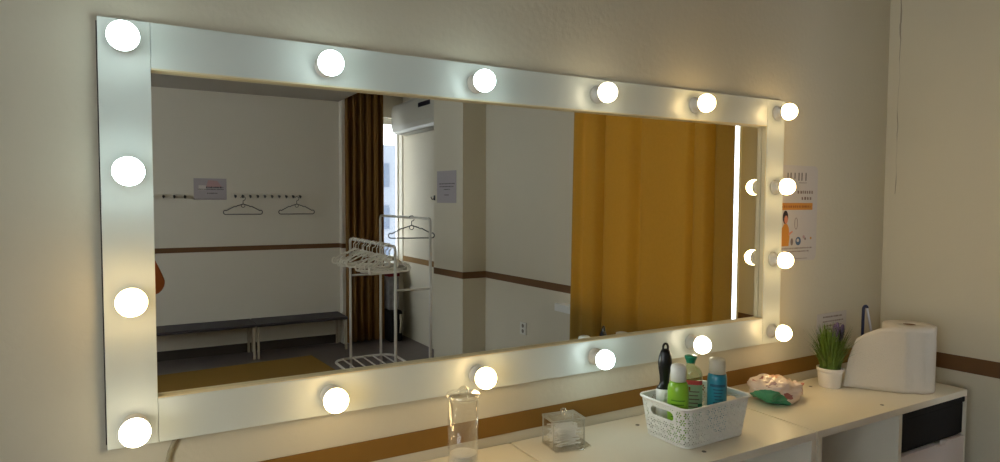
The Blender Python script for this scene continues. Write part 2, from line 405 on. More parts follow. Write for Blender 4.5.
# pale block of flats outside the far window
bl = thing('apartment_block', (1.0, -22, -6), 'pale apartment block with rows of windows seen outside the far window', 'building')
MB().box(-6, 14, -28, -22, -6, 3.6).build('facade', M['facade'], bl)
for iz in range(3):
    for ix in range(9):
        x0 = 3.2 + ix * 1.0; z0 = -1.2 + iz * 1.6
        MB().box(x0, x0 + .55, -22.05, -21.97, z0, z0 + .9).build('facade_window', M['facade_glass'], bl)

# ------------------------------------------------------------------ lit mirror
FX, FZ0, FZ1, FWD = 2.1663, 0.988, 1.888, 0.0962
mir = thing('vanity_mirror', (FX / 2, 0.03, FZ0), 'long wall mirror in a white frame studded with round glowing bulbs', 'mirror')
g_ = .0006
MB().box(0, FWD - g_, 0, .0245, FZ0, FZ1).build('frame_post', M['frame'], mir, bevel=.0012)
MB().box(FX - FWD + g_, FX, 0, .0245, FZ0, FZ1).build('frame_post', M['frame'], mir, bevel=.0012)
def rail(z0, z1, sag):
    mb = MB(); n = 24
    x0, x1 = FWD, FX - FWD
    P = [(x0 + (x1 - x0) * i / n, -sag * math.sin(PI * i / n)) for i in range(n + 1)]
    vs = []
    for x_, dz in P: vs += [(x_, 0, z0 + dz), (x_, 0, z1 + dz), (x_, .0245, z1 + dz), (x_, .0245, z0 + dz)]
    fs = [(0, 3, 2, 1), (4 * n, 4 * n + 1, 4 * n + 2, 4 * n + 3)]
    for i in range(n):
        for k in range(4):
            a, b_ = i * 4 + k, i * 4 + (k + 1) % 4; fs.append((a, b_, b_ + 4, a + 4))
    mb.add(vs, fs); return mb
rail(FZ1 - FWD, FZ1, .004).build('frame_rail', M['frame'], mir, bevel=.0012)
rail(FZ0, FZ0 + FWD, .000).build('frame_rail', M['frame'], mir, bevel=.0012)
MB().box(FWD - .004, FX - FWD + .004, .0203, .0243, FZ0 + FWD - .004, FZ1 - FWD + .004).build('mirror_glass', M['mirror'], mir)
MB().box(-.003, FX - .004, .0247, .0298, FZ0 + .004, FZ1 - .004).build('back_panel', M['back'], mir)
# narrow lipping round the opening
t_ = .0022
MB().box(FWD, FX - FWD, .002, .0195, FZ0 + FWD - t_, FZ0 + FWD + t_).build('inner_lipping', M['frame_edge'], mir)
rail(FZ1 - FWD - .0030, FZ1 - FWD + .0005, .004).build('inner_lipping', M['frame_edge'], mir)  # top strip: cream stands in for mirror light on the rail's underside
MB().box(FX - FWD - t_, FX - FWD + t_ - .001, .002, .0195, FZ0 + FWD, FZ1 - FWD).build('inner_lipping', M['frame_edge'], mir)

bx = [FWD / 2 + (FX - FWD) * i / 5 for i in range(6)]
zt, zb = FZ1 - FWD / 2, FZ0 + FWD / 2
spots = []
for i, (k, dx, dz) in enumerate(zip('CCCNWW', (-.002, .002, -.005, -.004, -.004, .003), (.003, -.006, -.008, -.003, -.002, 0))): spots.append((bx[i] + dx, zt + dz, k))
for i, (k, dx, dz) in enumerate(zip('NWWCNW', (.003, .008, .002, -.001, -.002, .003), (-.003, .000, -.001, .000, 0, -.002))): spots.append((bx[i] + dx, zb + dz, k))
for j, (kl, kr) in ((1, ('W', 'W')), (2, ('C', 'W'))):
    zz = zb + (zt - zb) * j / 3
    spots.append((bx[0] + .002, zz, kl)); spots.append((bx[5] + .002, zz - .002, kr))
KM = {'C': M['bulb_cool'], 'N': M['bulb_neutral'], 'W': M['bulb_warm']}
KL = {'C': 'glowing cool white bulb', 'N': 'glowing neutral white bulb', 'W': 'glowing warm yellowish bulb'}
for x_, z_, k in spots:
    hold = MB().lathe([(.026, 0), (.026, .004), (.022, .009), (.0165, .011), (.0155, .020), (.0135, .024)], (x_, 0, z_), 28, axis='y').build('lamp_holder', M['socket'], mir)
    R_ = .0295; c = .0500
    a0 = math.radians(112); rc = R_ * math.sin(a0); hc = c + R_ * math.cos(a0)
    MB().lathe([(.0130, .022), (.0150, .026), (.0215, .0315), (rc + .0002, hc), (rc - .001, hc + .0004)], (x_, 0, z_), 28, axis='y').build('bulb_collar', M['socket'], hold)
    prof = []
    for i in range(15):
        a = a0 - a0 * i / 14
        prof.append((R_ * math.sin(a) if i < 14 else 1e-6, c + R_ * math.cos(a)))
    bulb = MB().lathe(prof, (x_, 0, z_), 28, axis='y').build('light_bulb', KM[k], hold)
    bulb['label'] = KL[k]

# power cord under the mirror
P = [(.140, .024, .992), (.127, .024, .9765), (.118, .024, .9556), (.112, .024, .93), (.107, .024, .88), (.103, .024, .80), (.10, .024, .60), (.10, .024, .30), (.10, .02, .01)]
tag(MB().tube(P, .005, 8).build('power_cord', M['cord'], at=(.10, .024, 0)), 'pale grey cable running down the wall from under the mirror frame', 'cable')

# ------------------------------------------------------------------ low cabinets under the mirror
DT = 0.81
def cabinet(x0, x1, label, thr=.024):
    t = thing('shelf_cabinet', ((x0 + x1) / 2, -.165, 0), label, 'cabinet')
    y0, y1, th = -.36, YW - .004, .024
    MB().box(x0, x1, y0, y1, DT - th, DT).build('top_panel', M['desk'], t, bevel=.0015)
    MB().box(x0 + .001, x0 + th, y0, y1, 0, DT - th).build('side_panel', M['desk'], t, bevel=.0012)
    MB().box(x1 - thr, x1 - .001, y0, y1, 0, DT - th).build('side_panel', M['desk'], t, bevel=.0012)
    MB().box(x0 + th, x1 - thr, y0, y1, .04, .04 + th).build('bottom_panel', M['desk'], t)
    MB().box(x0 + th, x1 - thr, y1 - .006, y1, .064, DT - th).build('back_panel', M['desk_back'], t)
    return t
c1 = cabinet(.135, .997, 'white open cabinet under the tall clear jar')
c2 = cabinet(1.003, 1.868, 'white open cabinet carrying the lattice basket')
c3 = cabinet(1.874, 2.785, 'white cabinet with a drawer, in the room corner below the paper roll', .006)
for c, (a, b_) in ((c1, (.60, -.1)), (c2, (1.4435, -.301)), (c2, (1.4272, -.0444)), (c3, (2.2963, -.046)), (c3, (2.3094, -.309))):
    MB().lathe([(.0065, DT - .002), (.0065, DT + .0008), (.005, DT + .0012)], (a, b_, 0), 14).build('screw_cap', M['cap'], c)
for c, zz in ((c1, .40), (c2, .40)):
    xx = c.location.x; MB().box(xx - .405, xx + .405, -.34, .018, zz, zz + .022).build('shelf', M['desk'], c)
MB().box(2.325, 2.345, -.36, .02, .064, DT - .024).build('divider', M['desk'], c3, bevel=.001)
# two drawers in the right bay, the upper bay left for a black box
dz1 = .634
f = MB()
pts = [(2.348, dz1)]
for x_, z_ in ((2.585, dz1), (2.592, dz1 - .010), (2.636, dz1 - .010), (2.645, dz1)): pts.append((x_, z_))
pts += [(2.777, dz1), (2.777, dz1 - .27), (2.348, dz1 - .27)]
n = len(pts)
f.add([(x_, -.358, z_) for x_, z_ in pts] + [(x_, -.340, z_) for x_, z_ in pts],
      [tuple(range(n)), tuple(range(n, 2 * n))[::-1]] + [(i, i + n, (i + 1) % n + n, (i + 1) % n) for i in range(n)])
d1 = f.build('drawer', M['drawer'], c3)
MB().box(2.36, 2.75, -.34, -.02, dz1 - .25, dz1 - .04).build('drawer_box', M['desk'], d1)
d2 = MB().box(2.348, 2.777, -.358, -.340, .068, dz1 - .274).build('drawer', M['drawer'], c3, bevel=.002)
MB().box(1.90, 2.323, -.34, .018, .40, .422).build('shelf', M['desk'], c3)
MB().box(2.346, 2.774, -.34, .018, dz1 + .002, dz1 + .008).build('shelf', M['black'], c3)
bxm = thing('storage_box', (2.55, -.18, dz1 + .008), 'black fabric box filling the top bay above the white drawer', 'box')
MB().prism([(2.353, -.352), (2.7765, -.352), (2.7765, .0), (2.353, .0)], dz1 + .0085, DT - .047).build('box_body', M['black'], bxm, bevel=.006)
MB().box(2.351, 2.778, -.3575, .001, DT - .047, DT - .0262).build('box_lid', M['black'], bxm, bevel=.004)

# ------------------------------------------------------------------ things on the cabinets
# clear cylinder of cotton pads
jx, jy = .774, -.12
j = thing('cotton_pad_jar', (jx, jy, DT), 'tall clear acrylic cylinder with a lid and white cotton pads', 'jar')
MB().lathe([(1e-6, DT), (.037, DT), (.039, DT + .002), (.039, DT + .203), (.0365, DT + .203), (.0365, DT + .004), (1e-6, DT + .004)], (jx, jy, 0), 48).build('jar_body', M['acrylic'], j)
lid = MB().lathe([(1e-6, DT + .2035), (.040, DT + .2035), (.0425, DT + .206), (.0425, DT + .216), (.0405, DT + .218), (1e-6, DT + .218)], (jx, jy, 0), 48).build('lid', M['acrylic_edge'], j)
kn = arc((jx, jy, DT + .222), .011, -.5, PI + .5, 14, 'xz')
MB().tube(kn, .0042, 10).build('knob', M['acrylic_edge'], lid)
pad0 = None
for k in range(11):
    zz = DT + .005 + k * .0056
    if pad0 is None:
        pad0 = MB().lathe([(1e-6, 0), (.032, 0), (.0345, .0016), (.0345, .0038), (.032, .0054), (1e-6, .0054)], (0, 0, 0), 36).build('cotton_pad', M['cotton'], at=(0, 0, 0)); q = pad0
        tag(q, 'round white cotton pad in the stack inside the tall clear jar', 'cotton pad', 'cotton pads in the tall jar')
    else:
        q = pad0.copy(); COL.objects.link(q)
    q.location = (jx + random.uniform(-.0012, .0012), jy + random.uniform(-.0012, .0012), zz)

# clear square box of cotton swabs
bc = Vector((1.130, -.072)); ang = math.radians(-8)
bxx = thing('swab_box', (bc.x, bc.y, DT), 'small clear acrylic box with a ball knob, holding cotton swabs', 'box')
ca, sa = math.cos(ang), math.sin(ang)
def lp(u, v): return (bc.x + u * ca - v * sa, bc.y + u * sa + v * ca)
hx, hy, th = .049, .034, .003
def lw(u, v): return lp(u - .004, v + .008)
fl = [(-.055, -.045), (.030, -.053), (.064, -.036), (.066, .030), (.032, .047), (-.055, .045)]
MB().prism([lp(*p) for p in fl], DT, DT + .0045).build('base_plate', M['acrylic_edge'], bxx, bevel=.0012)
mb = MB()
for u0, u1, v0, v1 in ((-hx, hx, -hy, -hy + th), (-hx, hx, hy - th, hy), (-hx, -hx + th, -hy + th, hy - th), (hx - th, hx, -hy + th, hy - th)):
    mb.prism([lw(u0, v0), lw(u1, v0), lw(u1, v1), lw(u0, v1)], DT + .0045, DT + .080)
MBw = mb.build('box_wall', M['acrylic'], bxx)
for u, v in ((-hx, -hy), (hx, -hy), (hx, hy), (-hx, hy)):
    a, b_ = lw(u, v); MB().tube([(a, b_, DT + .004), (a, b_, DT + .080)], .0016, 6).build('corner_edge', M['acrylic_glint'], bxx)
ld = MB().prism([lw(-hx - .002, -hy - .002), lw(hx + .002, -hy - .002), lw(hx + .002, hy + .002), lw(-hx - .002, hy + .002)], DT + .0802, DT + .0845).build('lid', M['acrylic_edge'], bxx, bevel=.001)
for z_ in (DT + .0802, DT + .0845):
    MB().tube([lw(u, v) + (z_,) for u, v in ((-hx - .002, -hy - .002), (hx + .002, -hy - .002), (hx + .002, hy + .002), (-hx - .002, hy + .002))], .0013, 6, closed=True).build('lid_edge', M['acrylic_glint'], ld)
MB().lathe([(.005, DT + .0845), (.004, DT + .0875), (.0085, DT + .091), (.0108, DT + .097), (.0085, DT + .104), (.004, DT + .1073), (1e-6, DT + .1078)], lw(0, 0) + (0,), 20).build('ball_knob', M['acrylic_edge'], ld)
sw0 = None
for k in range(60):
    lay = k // 9; pos = k % 9
    if sw0 is None:
        mb = MB(); L = .0345
        mb.tube([(-L, 0, 0), (-L + .002, 0, 0), (-L + .006, 0, 0), (-L + .010, 0, 0), (-L + .012, 0, 0), (L - .012, 0, 0), (L - .010, 0, 0), (L - .006, 0, 0), (L - .002, 0, 0), (L, 0, 0)],
                [.0008, .0022, .0029, .0024, .0012, .0012, .0024, .0029, .0022, .0008], 8)
        sw0 = mb.build('cotton_swab', M['swab'], at=(0, 0, 0)); q = sw0
        tag(q, 'white cotton swab heaped among others inside the small clear box', 'cotton swab', 'cotton swabs in the clear box')
    else:
        q = sw0.copy(); COL.objects.link(q)
    u = random.uniform(-.008, .008); v = -.026 + pos * .0065 + random.uniform(-.001, .001)
    q.location = lw(u, v) + (DT + .009 + lay * .0082 + random.uniform(0, .002) + (.004 if abs(pos - 4) < 2 else 0),)
    q.rotation_euler = (0, random.uniform(-.10, .10), ang + random.uniform(-.22, .22))

# lattice basket
bk = Vector((1.528, -.186)); bang = math.radians(1.5)
cb, sb = math.cos(bang), math.sin(bang)
def bp_(u, v, z): return (bk.x + u * cb - v * sb, bk.y + u * sb + v * cb, z)
basket = thing('lattice_basket', (bk.x, bk.y, DT), 'white plastic basket pierced with a flower lattice, holding bottles and a brush', 'basket')
HB = .118
def ring(t):
    hx_ = .127 + .016 * t; hy_ = .083 + .012 * t; return rrect(hx_, hy_, .028, 10)
def ringpt(s_, t):
    pts = ring(t); n = len(pts); f_ = s_ * n; i = int(f_) % n; fr = f_ - int(f_)
    return None
# arc-length table for the ring at mid height
base_pts = ring(.5); base_pts.append(base_pts[0])
cum = [0]
for a, b_ in zip(base_pts[:-1], base_pts[1:]): cum.append(cum[-1] + math.hypot(b_[0] - a[0], b_[1] - a[1]))
PER = cum[-1]
def at_len(s_, t):
    d = (s_ % 1.0) * PER
    pts = ring(t); pts.append(pts[0])
    lo = 0
    while lo < len(cum) - 2 and cum[lo + 1] < d: lo += 1
    fr = (d - cum[lo]) / max(1e-9, cum[lo + 1] - cum[lo])
    return (pts[lo][0] + (pts[lo + 1][0] - pts[lo][0]) * fr, pts[lo][1] + (pts[lo + 1][1] - pts[lo][1]) * fr)
NP = 34; pitch = PER / NP; rowh = pitch * .866
def hole(s_, t):
    x_ = s_ * PER; z_ = t * HB
    if z_ < .007 or z_ > HB - .010: return False
    if abs(z_ - HB * .5) < .0016: return False
    px_, py_ = at_len(s_, t)
    if abs(px_) > .118 and abs(py_) < .046 and HB - .047 < z_ < HB - .019:       # hand hole in each short side
        e_ = max(0, abs(py_) - .032); h_ = abs(z_ - (HB - .033))
        if (e_ / .013) ** 2 + (h_ / .0135) ** 2 < 1: return True
    if abs(px_) > .118 and abs(py_) < .053 and HB - .053 < z_ < HB - .013: return False
    r_ = round((z_ - .012) / rowh); cz_ = .012 + r_ * rowh
    off_ = (r_ % 2) * .5
    cx_ = (round(x_ / pitch - off_) + off_) * pitch
    dx, dz = x_ - cx_, z_ - cz_; rr = math.hypot(dx, dz); a = math.atan2(dz, dx)
    if rr < .0021: return True
    k = math.cos(6 * a / 2) ** 2
    return .0039 < rr < .0046 + .0064 * k and k > .16
nu, nv = int(PER / .0013), int(HB / .0013)
mb = MB(); mb.grid(lambda a, b_: bp_(*at_len(a, b_), DT + .002 + b_ * HB), nu, nv, keep=lambda a, b_: not hole(a, b_))
mb.build('lattice_wall', M['white_plastic'], basket, solid=.0022)
mb = MB()
rim = [(x_ * 1.012, y_ * 1.02) for x_, y_ in ring(1.0)]
mb.tube([bp_(x_, y_, DT + HB + .001) for x_, y_ in rim], .0042, 8, closed=True)
mb.build('rim', M['white_plastic'], basket)
mb = MB(); mb.prism([bp_(x_, y_, 0)[:2] for x_, y_ in ring(0)], DT + .0015, DT + .004); mb.build('basket_floor', M['white_plastic'], basket)
ZB = DT + .0045

# lime bottle
def lab(mb, c, r, a0, a1, z0, z1, mi=0, n=14):
    mb.grid(lambda u, v: (c[0] + r * math.cos(a0 + (a1 - a0) * u), c[1] + r * math.sin(a0 + (a1 - a0) * u), z0 + (z1 - z0) * v), n, 1, mi)
gx, gy = 1.437, -.205
t = thing('lime_spray_bottle', (gx, gy, ZB), 'lime green bottle with a white cap beside the black brush', 'bottle')
MB().lathe([(1e-6, ZB), (.028, ZB), (.0305, ZB + .004), (.0305, ZB + .150), (.029, ZB + .162), (.0245, ZB + .172), (.0225, ZB + .175), (1e-6, ZB + .175)], (gx, gy, 0), 36).build('bottle_body', M['green_bottle'], t)
MB().lathe([(.0225, ZB + .1755), (.0225, ZB + .213), (.0205, ZB + .221), (.015, ZB + .2245), (1e-6, ZB + .2255)], (gx, gy, 0), 32).build('cap', M['white_plastic'], t)
mb = MB(); fc = math.radians(225)
for k in range(5): lab(mb, (gx, gy), .0308, fc - .7, fc + .7 - .1 * (k % 3), ZB + .122 - k * .012, ZB + .1255 - k * .012)
mb.build('printed_text', M['green_dark'], t)

# teal spray can
ux, uy = 1.606, -.200
t = thing('teal_spray_can', (ux, uy, ZB), 'teal blue spray can with a milky clear cap, nearest the soft pack', 'spray can')
MB().lathe([(1e-6, ZB), (.027, ZB), (.029, ZB + .003), (.029, ZB + .158), (.0275, ZB + .168), (.0255, ZB + .174), (1e-6, ZB + .176)], (ux, uy, 0), 36).build('can_body', M['blue_bottle'], t)
cp = MB().lathe([(.0250, ZB + .1755), (.0252, ZB + .190), (.0245, ZB + .212), (.0225, ZB + .219), (.016, ZB + .2215), (1e-6, ZB + .222)], (ux, uy, 0), 32).build('cap', M['cap_clear'], t)
mb = MB()
lab(mb, (ux, uy), .0293, fc - .8, fc + .9, ZB + .138, ZB + .146)
for k in range(9): lab(mb, (ux, uy), .0293, fc - .45 + .06 * (k % 4), fc + .6 - .09 * (k % 3), ZB + .128 - k * .010, ZB + .1315 - k * .010)
mb.build('printed_text', M['blue_dark'], t)

# clear gel bottle
ex, ey = 1.570, -.126
t = thing('clear_gel_bottle', (ex, ey, ZB), 'clear flat bottle with a green flip cap and a red-banded label', 'bottle')
ea = math.radians(-46)
def epath(sx, sy, n=36):
    out = []
    for k in range(n):
        a = 2 * PI * k / n; u, v = sx * math.copysign(abs(math.cos(a)) ** .7, math.cos(a)), sy * math.copysign(abs(math.sin(a)) ** .7, math.sin(a))
        out.append((ex + u * math.cos(ea) - v * math.sin(ea), ey + u * math.sin(ea) + v * math.cos(ea)))
    return out
mb = MB(); rings = []
for sx, sy, zz in ((.034, .020, 0), (.037, .0225, .004), (.037, .0225, .150), (.0362, .022, .160), (.033, .020, .171), (.026, .0175, .180), (.017, .0145, .186), (.0135, .0135, .189), (.0135, .0135, .195)):
    rings.append([(x_, y_, ZB + zz) for x_, y_ in epath(sx, sy)])
n = 36; vs = sum(rings, []); fs = [(i * n + k, i * n + (k + 1) % n, (i + 1) * n + (k + 1) % n, (i + 1) * n + k) for i in range(len(rings) - 1) for k in range(n)]
fs += [tuple(range(n))[::-1], tuple(range((len(rings) - 1) * n, len(rings) * n))]
mb.add(vs, fs, 0, True); mb.build('bottle_body', M['gel_clear'], t)
MB().lathe([(.0140, ZB + .1955), (.0145, ZB + .201), (.0185, ZB + .210), (.0195, ZB + .216), (.0170, ZB + .218), (1e-6, ZB + .2185)], (ex, ey, 0), 28).build('flip_cap', M['gel_green'], t)
mb = MB(); half = epath(.0374, .0229)
def belt(z0, z1, mi, k0, k1):
    for k in range(k0, k1):
        a, b_ = half[k % 36], half[(k + 1) % 36]
        mb.add([(a[0], a[1], z0), (b_[0], b_[1], z0), (b_[0], b_[1], z1), (a[0], a[1], z1)], [(0, 1, 2, 3)], mi, True)
belt(ZB + .030, ZB + .130, 1, 20, 34); belt(ZB + .131, ZB + .145, 0, 20, 34)
half = epath(.0377, .0232)
for k in range(5): belt(ZB + .108 - k * .012, ZB + .111 - k * .012, 3, 22, 31 - k % 2)
belt(ZB + .030, ZB + .072, 2, 30, 34); belt(ZB + .112, ZB + .124, 4, 25, 27)
mb.build('label', [M['gel_label_red'], M['gel_label'], M['gel_label_green'], M['ink_soft'], M['orange_dark']], t)

# black handled brush
hx0, hy0 = 1.466, -.128
t = thing('scrub_brush', (hx0, hy0, ZB), 'upright brush with a long black handle and white base in the basket', 'brush')
MB().lathe([(1e-6, ZB), (.021, ZB), (.024, ZB + .004), (.024, ZB + .122), (.022, ZB + .1305), (1e-6, ZB + .1308)], (hx0 - .010, hy0, 0), 28).build('brush_base', M['white_plastic'], t)
mb = MB()
prof = [(.0235, .104), (.0225, .110), (.0165, .118), (.0140, .132), (.0155, .155), (.0195, .185), (.0215, .208), (.0195, .232), (.0150, .250), (.0105, .262)]
d45 = Vector((math.cos(math.radians(-28)), math.sin(math.radians(-28)), 0)); dn = Vector((-d45.y, d45.x, 0))
rings = []
for r_, zz in prof:
    zz = .131 + (zz - .104) * .766
    cen = Vector((hx0 - .010 + (zz - .104) * .02, hy0, ZB + zz))
    rings.append([tuple(cen + d45 * (r_ * math.cos(2 * PI * k / 20)) + dn * (r_ * .7 * math.sin(2 * PI * k / 20))) for k in range(20)])
vs = sum(rings, []); n = 20
fs = [(i * n + k, i * n + (k + 1) % n, (i + 1) * n + (k + 1) % n, (i + 1) * n + k) for i in range(len(rings) - 1) for k in range(n)] + [tuple(range(n))[::-1], tuple(range((len(rings) - 1) * n, len(rings) * n))]
mb.add(vs, fs, 0, True)
topc = Vector((hx0 - .010 + .178 * .02, hy0, ZB + .256))
loop = [tuple(topc + d45 * (.0075 * math.cos(2 * PI * k / 18)) + Vector((0, 0, .012 * math.sin(2 * PI * k / 18)))) for k in range(18)]
mb.tube(loop, .0036, 8, closed=True)
mb.build('handle', M['black_plastic'], t)

# crumpled soft pack of wipes
from mathutils import noise as mn
wc = Vector((2.035, -.088, DT)); wa = math.radians(3)
def packpt(u, v):
    th_ = PI * u; ph = 2 * PI * v
    def p(c, e): return math.copysign(abs(c) ** e, c)
    z_ = -math.cos(th_); r_ = p(math.sin(th_), .55)
    x_ = r_ * p(math.cos(ph), .62); y_ = r_ * p(math.sin(ph), .62)
    q = Vector((x_ * .100, y_ * .068, 0))
    taper = 1 - .35 * max(0, x_) - .10 * max(0, -x_)
    hgt = .043 * taper
    q.z = .040 + p(z_, .85) * hgt - .010 * max(0, x_) + .006 * y_
    nz = mn.noise(Vector((x_ * 1.9 + 3, y_ * 1.9, z_ * 1.9))) * .014 + abs(mn.noise(Vector((x_ * 2.6 + 9, y_ * 2.6, z_ * 2.6)))) * .012 + abs(mn.noise(Vector((x_ * 6 + 2, y_ * 6, z_ * 6)))) * .004
    nrm = Vector((x_ * .6, y_ * .9, z_ * 1.1)).normalized()
    q += nrm * (nz - .004)
    q.z = max(q.z, 0.0003)
    a, b_ = math.cos(wa), math.sin(wa)
    return (wc.x + q.x * a - q.y * b_, wc.y + q.x * b_ + q.y * a, wc.z + q.z)
t = thing('wipes_pack', tuple(wc), 'crumpled soft plastic pack of wipes, pale with a green end', 'wipes pack')
MB().grid(packpt, 48, 72).build('film', M['pack'], t)
mb = MB()                                       # crimped end fin
mb.grid(lambda u, v: (wc.x + .080 + .030 * u + .004 * math.sin(v * 9), wc.y - .036 + .075 * v, DT + .030 + .022 * u + .004 * math.sin(v * 17) * u), 6, 24)
mb.build('end_seal', M['pack'], t, solid=.0012)

# potted grass with lavender
px_, py_ = 2.362, -.080
t = thing('potted_plant', (px_, py_, DT), 'artificial grass and lavender in a small white pot', 'plant')
MB().lathe([(1e-6, DT), (.036, DT), (.0385, DT + .003), (.0430, DT + .058), (.0430, DT + .059), (.0460, DT + .060), (.0470, DT + .074), (.0450, DT + .075), (.0435, DT + .071), (.0420, DT + .064), (1e-6, DT + .064)], (px_, py_, 0), 40).build('pot', M['pot'], t)
MB().lathe([(1e-6, DT + .0645), (.0415, DT + .0645), (.030, DT + .073), (1e-6, DT + .076)], (px_, py_, 0), 24).build('soil', M['soil'], t)
mb = MB()
for k in range(420):
    a = random.uniform(0, 2 * PI); r0 = .036 * math.sqrt(random.random())
    lean = random.uniform(.0, .125) * (r0 / .036 * .6 + .4); L = random.uniform(.10, .185)
    b0 = Vector((px_ + r0 * math.cos(a), py_ + r0 * math.sin(a), DT + .067)); dr = Vector((math.cos(a + random.uniform(-.5, .5)), math.sin(a + random.uniform(-.5, .5)), 0))
    if b0.y + dr.y * lean > .0: dr.y *= .3
    if dr.x > .2 and dr.y < .3: lean *= .55
    sd = Vector((-dr.y, dr.x, 0)).normalized() if dr.length > 1e-3 else Vector((1, 0, 0))
    pv = None; w0 = random.uniform(.0018, .0030)
    for i in range(6):
        f_ = i / 5; c_ = b0 + dr * (lean * f_ ** 1.7) + Vector((0, 0, L * (f_ - .16 * (lean / .1) * f_ * f_)))
        wd = w0 * (1 - f_ ** 2) + .0002
        cur = (c_ - sd * wd, c_ + sd * wd)
        if pv: mb.add([pv[0], pv[1], cur[1], cur[0]], [(0, 1, 2, 3)], 0, True)
        pv = cur
mb.build('foliage', M['grass'], t, weld=False)
for dx, dy, zt_, ln in ((.010, -.018, .172, .050), (.040, -.020, .150, .050), (.058, -.010, .158, .05), (.034, .004, .160, .045)):
    mb = MB(); top = Vector((px_ + dx, py_ + dy, DT + .074 + zt_)); bot = Vector((px_ + dx * .3, py_ + dy * .3, DT + .076))
    mb.tube([bot, bot.lerp(top, .5), top], .0012, 6)
    for k in range(34):
        f_ = k / 33; c_ = bot.lerp(top, 1 - ln / zt_ * (1 - f_)); a = k * 2.4; rr = .0075 * math.sin(PI * (.15 + .8 * f_))
        mb.sphere((c_.x + rr * math.cos(a), c_.y + rr * math.sin(a), c_.z), .0044, 8)
    mb.build('flower_spike', M['lavender'], t)

# roll of paper towel, first sheet pulled out
rx, ry, rr, rh = 2.606, -.236, .088, .244
t = thing('paper_towel_roll', (rx, ry, DT), 'large roll of white paper towel with its loose sheet pulled out', 'paper roll')
mb = MB().lathe([(.022, DT + .001), (rr - .002, DT + .001), (rr, DT + .003), (rr, DT + rh - .003), (rr - .002, DT + rh), (.022, DT + rh), (.022, DT + .001)], (rx, ry, 0), 64)
for p_ in [i for i, f_ in enumerate(mb.f) if len(f_) > 4][::-1]: del mb.f[p_]; del mb.m[p_]; del mb.s[p_]
mb.build('roll', M['towel'], t)
mb = MB().lathe([(.0215, DT + .002), (.0215, DT + rh - .001), (.0195, DT + rh - .001), (.0195, DT + .002), (.0215, DT + .002)], (rx, ry, 0), 32)
for p_ in [i for i, f_ in enumerate(mb.f) if len(f_) > 4][::-1]: del mb.f[p_]; del mb.m[p_]; del mb.s[p_]
mb.build('cardboard_core', M['core'], t)
ta = math.radians(222)
tp = Vector((rx + (rr + .0012) * math.cos(ta), ry + (rr + .0012) * math.sin(ta), 0)); ed = Vector((2.396, -.112, 0))
def lerp_tab(x_):
    T = ((0, 1), (.36, 1), (.50, .975), (.62, .92), (.72, .865), (.83, .78), (.92, .52), (1.0, .06))
    for (a, fa), (b_, fb) in zip(T[:-1], T[1:]):
        if x_ <= b_ + 1e-6: return fa + (fb - fa) * (x_ - a) / (b_ - a)
    return T[-1][1]
def sheet(u, v):
    if u < .25:                                   # still lying on the roll
        a = math.radians(275) + (ta - math.radians(275)) * (u / .25); c_ = Vector((rx + (rr + .0012) * math.cos(a), ry + (rr + .0012) * math.sin(a), 0)); top = rh - .002
    else:
        s_ = (u - .25) / .75; c_ = tp.lerp(ed, s_) + Vector((-.55, -.84, 0)) * (.012 * min(s_ / .16, (1 - s_) / .84)); top = (rh - .002) * lerp_tab(s_)
    return (c_.x, c_.y, DT + .002 + top * v + .004 * (1 - v) * max(0, u - .5))
MB().grid(sheet, 40, 12).build('loose_sheet', M['towel'], t, solid=.0008)

# bent stick behind the roll
sx_, sy_ = 2.645, -.035
t = thing('bent_straw', (sx_, sy_, DT), 'navy hooked straw with a pale end standing behind the paper roll', 'straw')
P = [(sx_, sy_, DT + .001), (sx_, sy_, DT + .20), (sx_ + .001, sy_, DT + .264)] + arc((sx_ + .015, sy_, DT + .266), .014, PI, PI * .15, 8, 'xz')
MB().tube(P, .0058, 10).build('bent_tube', M['navy'], t)
q0 = P[-1]; MB().tube([(q0[0] - .002, q0[1], q0[2] - .001), (q0[0] + .012, q0[1] - .003, q0[2] - .05), (q0[0] + .03, q0[1] - .006, q0[2] - .12)], .0048, 8).build('pale_tip', M['pale_plastic'], t)

# ------------------------------------------------------------------ paper on the walls
def bars(mb, y, rows, mi, rnd):
    """rows of tiny unreadable print: (x0, x1, z, height)"""
    for x0, x1, z_, h in rows:
        x_ = x0
        while x_ < x1:
            w_ = rnd.uniform(.4, 1.0) * h; mb.add([(x_, y, z_), (min(x_ + w_, x1), y, z_), (min(x_ + w_, x1), y, z_ + h * rnd.uniform(.75, 1)), (x_, y, z_ + h)], [(0, 1, 2, 3)], mi)
            x_ += w_ + h * rnd.uniform(.25, .6)
rnd = random.Random(3)
mb = MB()
yp = YW - .0022
x0, x1, z0, z1, rc = 2.155, 2.416, 1.286, 1.655, .022
pts = [((x0 + x1) / 2 + a, (z0 + z1) / 2 + b_) for a, b_ in rrect((x1 - x0) / 2, (z1 - z0) / 2, rc, 6)]
n = len(pts)
mb.add([(a, yp, b_) for a, b_ in pts] + [(a, YW - .0004, b_) for a, b_ in pts], [tuple(range(n)), tuple(range(n, 2 * n))[::-1]] + [(i, (i + 1) % n, (i + 1) % n + n, i + n) for i in range(n)], 0)
yi = yp - .0004
for i, (xs, za, zb_) in enumerate(((2.2316, 1.600, 1.626), (2.2494, 1.600, 1.6265), (2.2734, 1.604, 1.627), (2.2976, 1.597, 1.6275), (2.3159, 1.597, 1.628), (2.3405, 1.597, 1.628))):
    mb.add([(xs - .0028, yi, za), (xs + .0028, yi, za), (xs + .0028, yi, zb_), (xs - .0028, yi, zb_)], [(0, 1, 2, 3)], 1)
bars(mb, yi, [(2.300, 2.345, 1.587, .004)], 2, rnd)
bars(mb, yi, [(2.291, 2.385, 1.547, .012), (2.317, 2.380, 1.523, .012)], 2, rnd)
